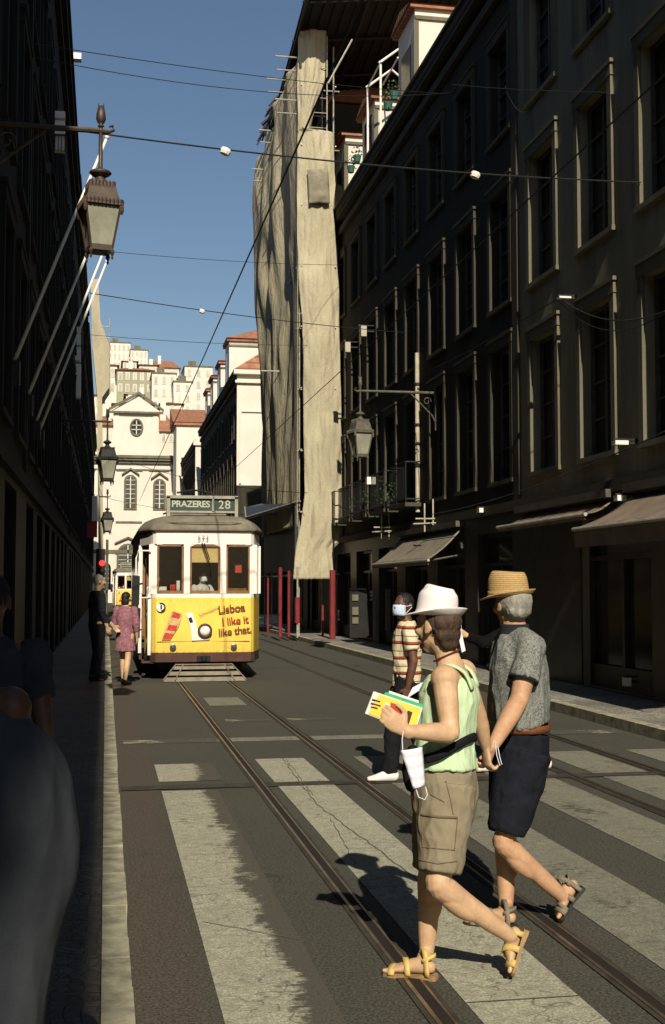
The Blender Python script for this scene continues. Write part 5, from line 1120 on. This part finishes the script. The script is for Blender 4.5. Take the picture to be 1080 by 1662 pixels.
# shorts
b = MB(); kt = kN.lerp(hN, .13); 
b.loft([(hip + V(0, 0, .03), .160, .135), (hip - V(0, 0, .06), .168, .142), (hip - V(0, 0, .13), .150, .135)], Lw_, 20, 2)
b.loft([(hN, .112, .128), (hN.lerp(kN, .3), .103, .118), (hN.lerp(kN, .6), .092, .104), (hN.lerp(kN, .88), .086, .090)], Lw_, 18, 3, dome=False)
b.remesh('shorts_near_leg', m['khaki'], W, .007, 2, (.006, 8, 5)).name = 'shorts'
b = MB(); b.loft([(hF, .100, .112), (hF.lerp(kF, .3), .100, .11), (hF.lerp(kF, .6), .095, .10), (hF.lerp(kF, .86), .088, .09)], Lw_, 18, 3, dome=False)
b.remesh('shorts_leg', m['khaki'], W, .008, 2, (.006, 6, 5))
def seam(ob, pts, mt, par, nm='seam', rr=.0022, n_=10):
    org = ORG[par.name]; o_ = V(0, 0, EYE) - org; out = []
    P = [V(p[0], p[1], 0) for p in pts]
    for i in range(len(P) - 1):
        for k in range(n_ + (i == len(P) - 2)):
            q_ = P[i].lerp(P[i + 1], k / n_); d = ray(q_.x, q_.y).normalized(); ok, loc, nn, ix = ob.ray_cast(o_, d)
            if ok: out.append(loc + org - d * .0012)
    if len(out) > 2: MB().tube(out, rr, 6).build(nm, mt, par, True)
bpy.context.view_layer.update()
m['seam_k'] = M('khaki_seam', (.13, .105, .06), .9, .1); so_ = bpy.data.objects['shorts']
seam(so_, [(684, 1322), (712, 1326), (743, 1327)], m['seam_k'], W, 'pocket_flap', .0055); seam(so_, [(684, 1322), (686, 1375), (738, 1380), (743, 1327)], m['seam_k'], W, 'pocket_seam'); seam(so_, [(724, 1268), (732, 1300), (736, 1322)], m['seam_k'], W); seam(so_, [(690, 1268), (700, 1290), (722, 1302)], m['seam_k'], W, 'pocket_seam'); seam(so_, [(681, 1396), (710, 1402), (742, 1398)], m['seam_k'], W, 'hem')
# belt bag
b = MB(); bl = [J(690, 1232, 5.10), J(712, 1226, 5.075), J(735, 1214, 5.08), J(760, 1200, 5.12), J(772, 1196, 5.22), J(768, 1200, 5.36), J(720, 1228, 5.42), J(680, 1240, 5.30), J(680, 1238, 5.16)]
b.loft([(p, .020, .005) for p in bl + [bl[0]]], V(0, 0, 1), 8, 3, dome=False); b.build('waist_strap', m['blk'], W, True)
b = MB(); b.loft([(J(672, 1218, 5.24), .05, .03), (J(668, 1248, 5.24), .065, .042), (J(670, 1275, 5.24), .05, .032)], Lw_, 12, 2); b.build('belt_bag', m['blk'], W, True)
# hair, eyes, necklace
U_ = V(0, 0, 1); Lh_ = unit(U_.cross(Fh)); b = MB(); b.ell(hc - Fh * .028 + U_ * .022, (Fh * .093, Lh_ * .082, U_ * .078), 18, 10); b.ell(hc - Fh * .062 - U_ * .035, (Fh * .046, Lh_ * .068, U_ * .050), 16, 8); b.ell(hc - Fh * .07 - U_ * .075, (Fh * .032, Lh_ * .05, U_ * .03), 12, 8)
b.remesh('hair', m['hair_red'], W, .006, 2, (.004, 30, 8)); eyes(hc, Fh, 1.0, W)
b = MB(); n_ = 20; ncz = nb_.lerp(hc, .28); b.tube([ncz + Lw_ * .058 * math.cos(a) + Fw * .060 * math.sin(a) + U_ * (-.028 * math.sin(a)) for a in [2 * math.pi * i / n_ for i in range(n_ + 1)]], .0035, 6); b.build('necklace', M('red_cord', (.12, .015, .012), .6, .1), W)
hatc = J(709, 998, 5.30); HU = unit(V(.10, -.02, 1)); brimhat(W, hatc, HU, V(-1, .25, 0), 'felt', (.089, .093), .128, .048, .70, .034, -.022, None, .016)
# mask hung from the hand
hw = J(655, 1186, 4.955); b = MB(); b.tube([hw, J(653, 1200, 4.95), J(654, 1217, 4.945)], .002, 5); b.tube([J(675, 1279, 4.945), J(680, 1294, 4.94), J(690, 1298, 4.94), J(694, 1290, 4.94), J(691, 1277, 4.945)], .002, 5)
msk = thing('face_mask', 'white face mask dangling by its loop from the hand of the person in lime top', 'face mask', J(672, 1280, 4.945)); b.build('ear_loop', m['maskw'], msk)
c_ = [J(651, 1218, 4.945), J(686, 1212, 4.955), J(691, 1272, 4.955), J(671, 1280, 4.94)]; vv = []
for j in range(13):
    for i in range(9):
        u, v_ = i / 8, j / 12; p = c_[0].lerp(c_[1], u).lerp(c_[3].lerp(c_[2], u), v_); vv.append(p + V(0, -.014 * math.sin(math.pi * u) - .0035 * math.sin(v_ * 20) * (0 < i < 8), 0))
b = MB().add(vv, [(j * 9 + i, j * 9 + i + 1, (j + 1) * 9 + i + 1, (j + 1) * 9 + i) for j in range(12) for i in range(8)]); o = b.build('panel', m['maskw'], msk, True); md = o.modifiers.new('t', 'SOLIDIFY'); md.thickness = .003
# brochures
m['bro_y'] = M('brochure_yellow', (.80, .58, .08), .45, .08, 12, 0); m['bro_r'] = M('brochure_red', (.42, .06, .03), .5, .3, 30, 0); m['bro_g'] = M('brochure_green', (.05, .36, .18), .5, .2, 20, 0)
def flat(par, pts, mt, nm, off=0.0, th=.002): 
    q = MB(); q.slab([J(a_, b_, 4.99 + off) for a_, b_ in pts], (0, th, 0)); return q.build(nm, m[mt], par)
br1 = thing('brochure', 'yellow and white folded brochure held in front of the green one', 'brochure', J(640, 1170, 4.99), 'brochures in the hand')
pg_ = flat(br1, [(607, 1122), (686, 1149), (674, 1190), (593, 1158)], 'plastic_white', 'page', 0, .012)
for pts, mt in (([(616, 1127), (684, 1150), (673, 1188), (598, 1158)], 'bro_y'),): flat(br1, pts, mt, 'cover', -.0035)
pr = flat(br1, [(634, 1140), (652, 1145), (655, 1160), (646, 1172), (634, 1165)], 'bro_r', 'print', -.006); flat(br1, [(662, 1153), (670, 1156), (664, 1176), (658, 1174)], 'tbrown', 'print', -.006)
flat(br1, [(627, 1141), (633, 1142), (634, 1150), (628, 1152), (624, 1147)], 'plastic_white', 'print', -.007); flat(br1, [(605, 1134), (618, 1138), (617, 1140), (604, 1136)], 'tbrown', 'print', -.006); flat(br1, [(603, 1140), (619, 1145), (618, 1147), (602, 1142)], 'tbrown', 'print', -.006); flat(br1, [(603, 1146), (614, 1149), (613, 1151), (602, 1148)], 'tbrown', 'print', -.006)
br2 = thing('brochure', 'thin green and white leaflet behind the yellow brochure', 'brochure', J(655, 1150, 5.01), 'brochures in the hand')
flat(br2, [(626, 1123), (686, 1143), (688, 1153), (622, 1132)], 'bro_g', 'cover', .013); flat(br2, [(632, 1121), (680, 1137), (680, 1141), (631, 1125)], 'plastic_white', 'page', .018)
# hanging white mask behind her neck
# ================= the man in the straw hat
MN = thing('person', 'person in straw hat, grey patterned polo and navy shorts walking hand in hand', 'person', (1.95, 6.0, 0))
hc2 = J(831, 982, 6.05); nb2 = J(836, 1024, 6.05); ch2 = J(842, 1080, 6.04); ws2 = J(845, 1150, 6.04); hp2 = J(843, 1210, 6.04)
s2N = J(862, 1052, 5.88); e2N = J(843, 1135, 5.82); w2N = J(801, 1210, 5.66); s2F = J(822, 1046, 6.22); e2F = J(806, 1115, 6.26); w2F = J(800, 1170, 6.20)
h2N = J(853, 1220, 5.95); k2N = J(818, 1368, 5.93); a2N = J(915, 1457, 5.98); h2F = J(832, 1220, 6.12); k2F = J(820, 1372, 6.12); a2F = J(822, 1473, 6.06)
heel2F = onZ(836, 1502, .014); toe2F = onZ(757, 1496, .010); heel2N = J(942, 1440, 6.0); toe2N = J(906, 1492, 5.97)
b = MB(); b.loft([(hp2, .135, .10), (ws2, .150, .118), (ch2, .160, .115), (ch2.lerp(nb2, .6), .13, .075), (nb2, .07, .06)], Lw_, 20, 3)
b.loft([(nb2 - V(0, 0, .03), .068, .068), (nb2.lerp(hc2, .4), .058, .060), (hc2 + V(0, 0, -.04), .060, .064)], Lw_, 14, 2)
for s_ in (s2N, s2F): b.ell(s_, (V(.066, 0, 0), V(0, .066, 0), V(0, 0, .066)), 14, 9); b.loft([(s_, .045, .045), (nb2 - V(0, 0, .07), .05, .045)], Fw, 12, 2)
limb(b, s2N, e2N, w2N, .060, .048, .029, Fw); limb(b, s2F, e2F, w2F, .055, .043, .029, Fw); musc(b, e2N, w2N, V(.4, -.3, 0), .014); musc(b, k2N, a2N, V(.5, 0, -1), .02); musc(b, k2F, a2F, V(1, 0, 0), .02); knee(b, k2N, Fw); knee(b, k2F, Fw)
limb(b, h2N.lerp(k2N, .25), k2N, a2N, .078, .055, .033, Fw, bulge=.88); limb(b, h2F.lerp(k2F, .25), k2F, a2F, .078, .055, .034, Fw, bulge=.88)
Fm = unit((-.25, .97, 0)); head_to(b, hc2, Fm, 1.04)
hand_to(b, w2N, V(-.45, -.35, -1), V(-1, .25, -.1), V(-.2, -1, 0), 1.05, (.9, .95, .95, .9)); hand_to(b, w2F, V(-.3, 0, -1), V(0, -1, 0), V(-1, 0, 0), 1.0)
foot_to(b, a2F, heel2F, toe2F, (0, 0, 1), 1.05); up2 = unit(V(-.8, .1, .45)); foot_to(b, a2N, heel2N, toe2N, up2, 1.02)
b.remesh('body', m['skin_m'], MN, .006, 3)
sandal(MN, heel2F, toe2F, (0, 0, 1), 'leather_g', 'sole_dark', 1.08, .014, (.82, .52, .66)); sandal(MN, heel2N, toe2N, up2, 'leather_g', 'sole_dark', 1.08, .02, (.80, .50, .65))
b = MB(); hm2 = J(848, 1176, 6.04)
b.loft([(hm2, .178, .142), (ws2, .182, .146), (ch2, .182, .142), (ch2.lerp(nb2, .5), .170, .110), (nb2 - V(0, 0, .01), .090, .078)], Lw_, 24, 3, dome=False)
for s_, e_ in ((s2N, e2N), (s2F, e2F)): b.ell(s_ + V(0, 0, .0), (V(.074, 0, 0), V(0, .072, 0), V(0, 0, .072)), 14, 9); b.loft([(s_, .070, .074), (s_.lerp(e_, .35), .070, .077), (s_.lerp(e_, .62), .072, .080)], Fw, 16, 3, dome=False); b.loft([(s_ + V(0, 0, .005), .070, .070), (nb2 - V(0, 0, .04), .072, .075)], Fw, 12, 2)
b.remesh('polo_shirt', m['polo'], MN, .007, 2, (.0065, 7, 4))
for s_, e_ in ((s2N, e2N), (s2F, e2F)): b = MB(); b.loft([(s_.lerp(e_, .60), .075, .083), (s_.lerp(e_, .65), .074, .082)], Fw, 18, 1, dome=False); b.build('sleeve_band', m['collar'], MN, True)
b = MB(); b.loft([(nb2 - V(0, 0, .035), .092, .088), (nb2 + V(0, 0, .0), .080, .078), (nb2 + V(0, 0, .035), .072, .070)], Lw_, 20, 2, dome=False); b.build('collar', m['collar'], MN, True)
b = MB(); n_ = 26; bc = J(848, 1180, 6.04); R = []
for z_ in (-.018, .018): R.append([bc + Lw_ * .172 * math.cos(a) + Fw * .142 * math.sin(a) + V(0, 0, z_) for a in [2 * math.pi * i / n_ for i in range(n_)]])
b.rings(R, False); o = b.build('belt', m['belt'], MN, True); md = o.modifiers.new('t', 'SOLIDIFY'); md.thickness = .006
b = MB(); b.loft([(bc - V(0, 0, .02), .160, .132), (hp2 - V(0, 0, .02), .168, .145), (hp2 - V(0, 0, .10), .150, .140)], Lw_, 20, 2, dome=False)
b.loft([(h2N, .115, .135), (h2N.lerp(k2N, .3), .108, .130), (h2N.lerp(k2N, .6), .098, .112), (h2N.lerp(k2N, .88), .090, .094)], Lw_, 18, 3, dome=False); b.loft([(h2F, .10, .115), (h2F.lerp(k2F, .5), .096, .10), (h2F.lerp(k2F, .85), .088, .09)], Lw_, 18, 3, dome=False)
b.remesh('shorts', m['navy'], MN, .007, 2, (.006, 8, 5))
Lm = unit(U_.cross(Fm)); b = MB(); b.ell(hc2 - Fm * .022 + U_ * .02, (Fm * .104, Lm * .088, U_ * .085), 18, 10); b.ell(hc2 - Fm * .06 - U_ * .022, (Fm * .056, Lm * .072, U_ * .050), 16, 8); b.remesh('hair', m['hair_grey'], MN, .006, 2, (.0025, 40, 12)); eyes(hc2, Fm, 1.04, MN)
hatc2 = J(826, 967, 6.05); brimhat(MN, hatc2, V(-.07, 0, 1), V(-.9, .6, 0), 'straw', (.090, .107), .125, .040, .82, .022, -.016, 'straw', .022)
b = MB(); b.tube([w2N + V(.0, -.03, .02), w2N + V(.005, -.035, -.04), w2N + V(.02, -.035, -.09)], .002, 5); b.tube([w2N + V(.012, -.03, .0), w2N + V(.02, -.035, -.05), w2N + V(.03, -.035, -.085)], .002, 5); b.build('wrist_cord', m['maskw'], MN)
b = MB(); b.tube([nb2 + U_ * .02 + Lm * .062 * math.cos(a) - Fm * .062 * math.sin(a) for a in [math.pi * i / 12 for i in range(13)]], .003, 5); b.build('neck_cord', m['blk'], MN)
# ================= generic walkers
def walker(label, x, y, F, h, skin, top, bottom, hair, stride=.16, arm=(.1, .1), sleeve=.55, trouser=1.0, shoes='blk', skirt=False, head=None, mask=None, cape=None, lean=0, raise_hand=None, vox=.009, group=None, fat=1.0, z0=0.0, hairlong=False, hold=None):
    F = unit((F[0], F[1], 0)); L = unit(U_.cross(F)); k = h / 1.72; O = V(x, y, z0); r = thing('person', label, 'person', O, group)
    P = lambda f, l, u: O + F * f * k + L * l * k * (fat if abs(l) < .3 else 1) + U_ * u * k
    hcn = P(.03 + lean, 0, 1.60); Fh_ = unit((head[0], head[1], 0)) if head else F
    b = MB(); b.loft([(P(0, 0, .90), .15 * k * fat, .11 * k * fat), (P(0, 0, 1.05), .13 * k * fat, .10 * k * fat), (P(0, 0, 1.25), .155 * k * fat, .11 * k * fat), (P(0, 0, 1.38), .15 * k * fat, .085 * k), (P(0, 0, 1.45), .07 * k, .06 * k)], L, 18, 2); b.loft([(P(0, 0, 1.42), .058 * k, .058 * k), (P(.02 + lean, 0, 1.53), .05 * k, .055 * k)], L, 12, 2)
    hand_pos = []
    for sg, af in ((1, arm[0]), (-1, arm[1])):
        sh = P(0, .18 * sg, 1.38); el = P(af * .5 - .04, .23 * sg, 1.10); wr = P(af, .22 * sg, .87)
        if raise_hand and raise_hand[0] == sg: el, wr = Vector(raise_hand[1]), Vector(raise_hand[2])
        b.ell(sh, (V(.055 * k, 0, 0), V(0, .055 * k, 0), V(0, 0, .055 * k)), 12, 7); limb(b, sh, el, wr, .05 * k, .04 * k, .026 * k, F); b.loft([(sh, .05 * k, .05 * k), (P(0, 0, 1.40), .055 * k, .05 * k)], F, 10, 2)
        hand_to(b, wr, wr - el, -L * sg, F, k, (.4, .45, .5, .55)); hand_pos.append((sh, el, wr))
    feet = []
    for sg, st in ((1, stride), (-1, -stride)):
        hp_ = P(0, .09 * sg, .92); kn = P(st * .55 + .02, .09 * sg, .49); an = P(st - .03, .09 * sg, .09); limb(b, hp_, kn, an, .088 * k, .058 * k, .036 * k, F); he = P(st - .09, .09 * sg, .01); to = P(st + .16, .11 * sg, .01); foot_to(b, an, he, to, U_, k); feet.append((hp_, kn, an, he, to))
    head_to(b, hcn, Fh_, k); b.remesh('body', m[skin], r, vox * .8, 2)
    b = MB(); b.loft([(P(0, 0, .86 if not skirt else .62), (.165 + .04 * skirt) * k * fat, (.13 + .03 * skirt) * k * fat), (P(0, 0, 1.05), .15 * k * fat, .125 * k * fat), (P(0, 0, 1.25), .175 * k * fat, .13 * k * fat), (P(0, 0, 1.38), .165 * k * fat, .10 * k), (P(0, 0, 1.455), .08 * k, .072 * k)], L, 20, 3, dome=False)
    for (sh, el, wr) in hand_pos:
        b.ell(sh, (V(.070 * k, 0, 0), V(0, .07 * k, 0), V(0, 0, .07 * k)), 12, 7); pts = [(sh, .068 * k, .07 * k), (sh.lerp(el, min(1, sleeve)), .064 * k, .068 * k)]
        if sleeve > 1: pts += [(el, .056 * k, .056 * k), (el.lerp(wr, sleeve - 1), .042 * k, .042 * k)]
        b.loft(pts, F, 14, 3, dome=False)
    if cape: b = MB(); b.loft([(V(O.x - .02, O.y + dy, z), w_, d_) for z, w_, d_, dy in cape], L, 30, 3, dome=False)
    b.remesh('dress' if skirt else 'shirt', m[top], r, vox, 2, (.009, 4, 1.4) if cape else (.008, 6, 4))
    if bottom:
        b = MB(); b.loft([(P(0, 0, .98), .155 * k * fat, .125 * k * fat), (P(0, 0, .82), .155 * k * fat, .125 * k * fat)], L, 16, 2)
        for (hp_, kn, an, he, to) in feet:
            pts = [(hp_, .10 * k, .11 * k), (kn, .08 * k, .085 * k)]
            if trouser > .6: pts += [(kn.lerp(an, .5), .07 * k, .075 * k), (an, .062 * k, .07 * k)]
            b.loft(pts, L, 14, 3, dome=False)
        b.remesh('trousers' if trouser > .6 else 'shorts', m[bottom], r, vox, 2, (.006, 6, 5))
    for (hp_, kn, an, he, to) in feet: shoe(r, he, to + (to - he) * .04, shoes)
    Lh = unit(U_.cross(Fh_)); b = MB(); b.ell(hcn - Fh_ * .018 * k + U_ * .034 * k, (Fh_ * .096 * k, Lh * .082 * k, U_ * .088 * k), 16, 9)
    if hairlong: b.ell(hcn - Fh_ * .05 * k - U_ * .06 * k, (Fh_ * .055 * k, Lh * .075 * k, U_ * .09 * k), 14, 8)
    b.remesh('hair', m[hair], r, vox * .8, 1, (.003, 30, 12)); eyes(hcn, Fh_, k, r)
    if mask: facemask(r, hcn, Fh_, k, mask)
    return r, hcn, hand_pos
m['pitch'] = cloth('pitch_black_cloth', (.004, .004, .004), .1)
m['pink'] = cloth('pink_print', (.26, .12, .14), .4, 60, 30); m['dark_suit'] = cloth('dark_suit', (.02, .02, .024), .2); m['blueshirt'] = cloth('grey_blue_linen', (.05, .056, .064), .1); m['tee_dark'] = cloth('dark_tee', (.035, .036, .042), .2); m['white_shirt'] = cloth('white_cotton', (.62, .60, .54), .08)
r_, h_, hp_ = walker('person in cream striped shirt with blue face mask, behind the white-hatted person', 2.60, 10.55, (-.9, .1), 1.63, 'skin_d', 'stripe', 'blk', 'hair_black', .20, (.02, .05), .62, 1.0, 'shoe_w', head=(-.85, -.55), mask='maskb', vox=.009)
ph = thing('paper_slip', 'small white slip held by the person in the striped shirt', 'paper', hp_[0][2] + V(0, -.03, -.1)); q = MB(); p = hp_[0][2]; q.slab([p + V(-.02, -.045, -.09), p + V(.13, -.045, -.0), p + V(.15, -.045, .06), p + V(.03, -.045, .0)], (0, .004, 0)); q.build('sheet', m['maskw'], ph)
xx = J(836, 980, 10.9); hnd = J(748, 1022, 10.6)
walker('person in black clothes and white shoes mostly hidden behind the straw-hatted person', xx.x, 10.9, (-.9, .2), 1.66, 'skin', 'pitch', 'blk', 'hair_black', .24, (.1, .1), 1.97, 1.0, 'shoe_w', raise_hand=(1, J(790, 1045, 10.65), hnd + V(.05, 0, -.05)), vox=.010)
hm = thing('face_mask', 'white face mask held up by a half-hidden hand between the two hats', 'face mask', J(752, 1060, 10.55)); b = MB(); b.slab([J(744, 1030, 10.5), J(750, 1028, 10.5), J(756, 1056, 10.5), J(750, 1059, 10.5)], (0, .02, 0)); b.build('panel', m['maskw'], hm); b = MB(); b.tube([J(747, 1029, 10.5), J(744, 1016, 10.5), J(749, 1014, 10.5), J(749, 1029, 10.5)], .003, 5); b.build('ear_loop', m['maskw'], hm)
# by the tram
walker('person with black hair in a pink printed dress beside the tram door', .34, 21.7, (.5, .9), 1.60, 'skin', 'pink', None, 'hair_black', .14, (.15, .05), 1.5, 0, 'blk', skirt=True, vox=.012, hairlong=True)
walker('person in dark suit over pale shirt standing on the kerb by the tram door', -.14, 21.2, (.9, .3), 1.78, 'skin', 'dark_suit', 'dark_suit', 'hair_grey', .05, (.35, .1), 1.7, 1.0, 'blk', vox=.012, z0=.115)
b = MB(); p0 = J(168, 962, 21.0); sp = bpy.data.objects['person.005'] if 'person.005' in bpy.data.objects else None
walker('person in white shirt and black trousers climbing into the tram doorway', .86, 23.0, (.9, .4), 1.62, 'skin', 'white_shirt', 'blk', 'hair_black', .12, (.2, .2), .6, 1.0, 'blk', vox=.013, z0=.33)
# driver seated
walker('tram driver in white shirt and face mask behind the centre windscreen', 1.76, 23.05, (.6, -1), 1.62, 'skin', 'white_shirt', 'blk', 'hair_black', .1, (.4, .35), .6, 1.0, 'blk', mask='maskw', vox=.013, z0=.36)
walker('passenger in dark shirt standing inside the tram behind the left windscreen', 1.15, 25.0, (0, -1), 1.6, 'skin', 'tee_dark', 'blk', 'hair_grey', .03, (.1, .1), .6, 1.0, 'blk', vox=.014, z0=.70)
# foreground left
walker('nearest person in loose blue-grey shirt, cut off at the lower left corner', -.40, 3.0, (.05, 1), 1.60, 'skin_d', 'blueshirt', 'blk', 'hair_black', .10, (.35, .3), 1.95, 1.0, 'blk', vox=.009, z0=.115, fat=1.1, raise_hand=(-1, (-.22, 3.0, 1.10), (-.36, 3.22, 1.0)), cape=[(.30, .24, .17, .02), (.60, .28, .18, .02), (.86, .325, .19, .02), (1.0, .36, .20, .02), (1.15, .355, .19, .0), (1.27, .325, .17, 0), (1.35, .265, .135, 0), (1.42, .18, .10, .0), (1.49, .085, .075, .01)])
walker('person in dark tee walking ahead on the shaded left pavement', -.44, 4.9, (0, 1), 1.62, 'skin_d', 'tee_dark', 'blk', 'hair_black', .14, (.1, -.1), .6, 1.0, 'blk', vox=.009, z0=.115)
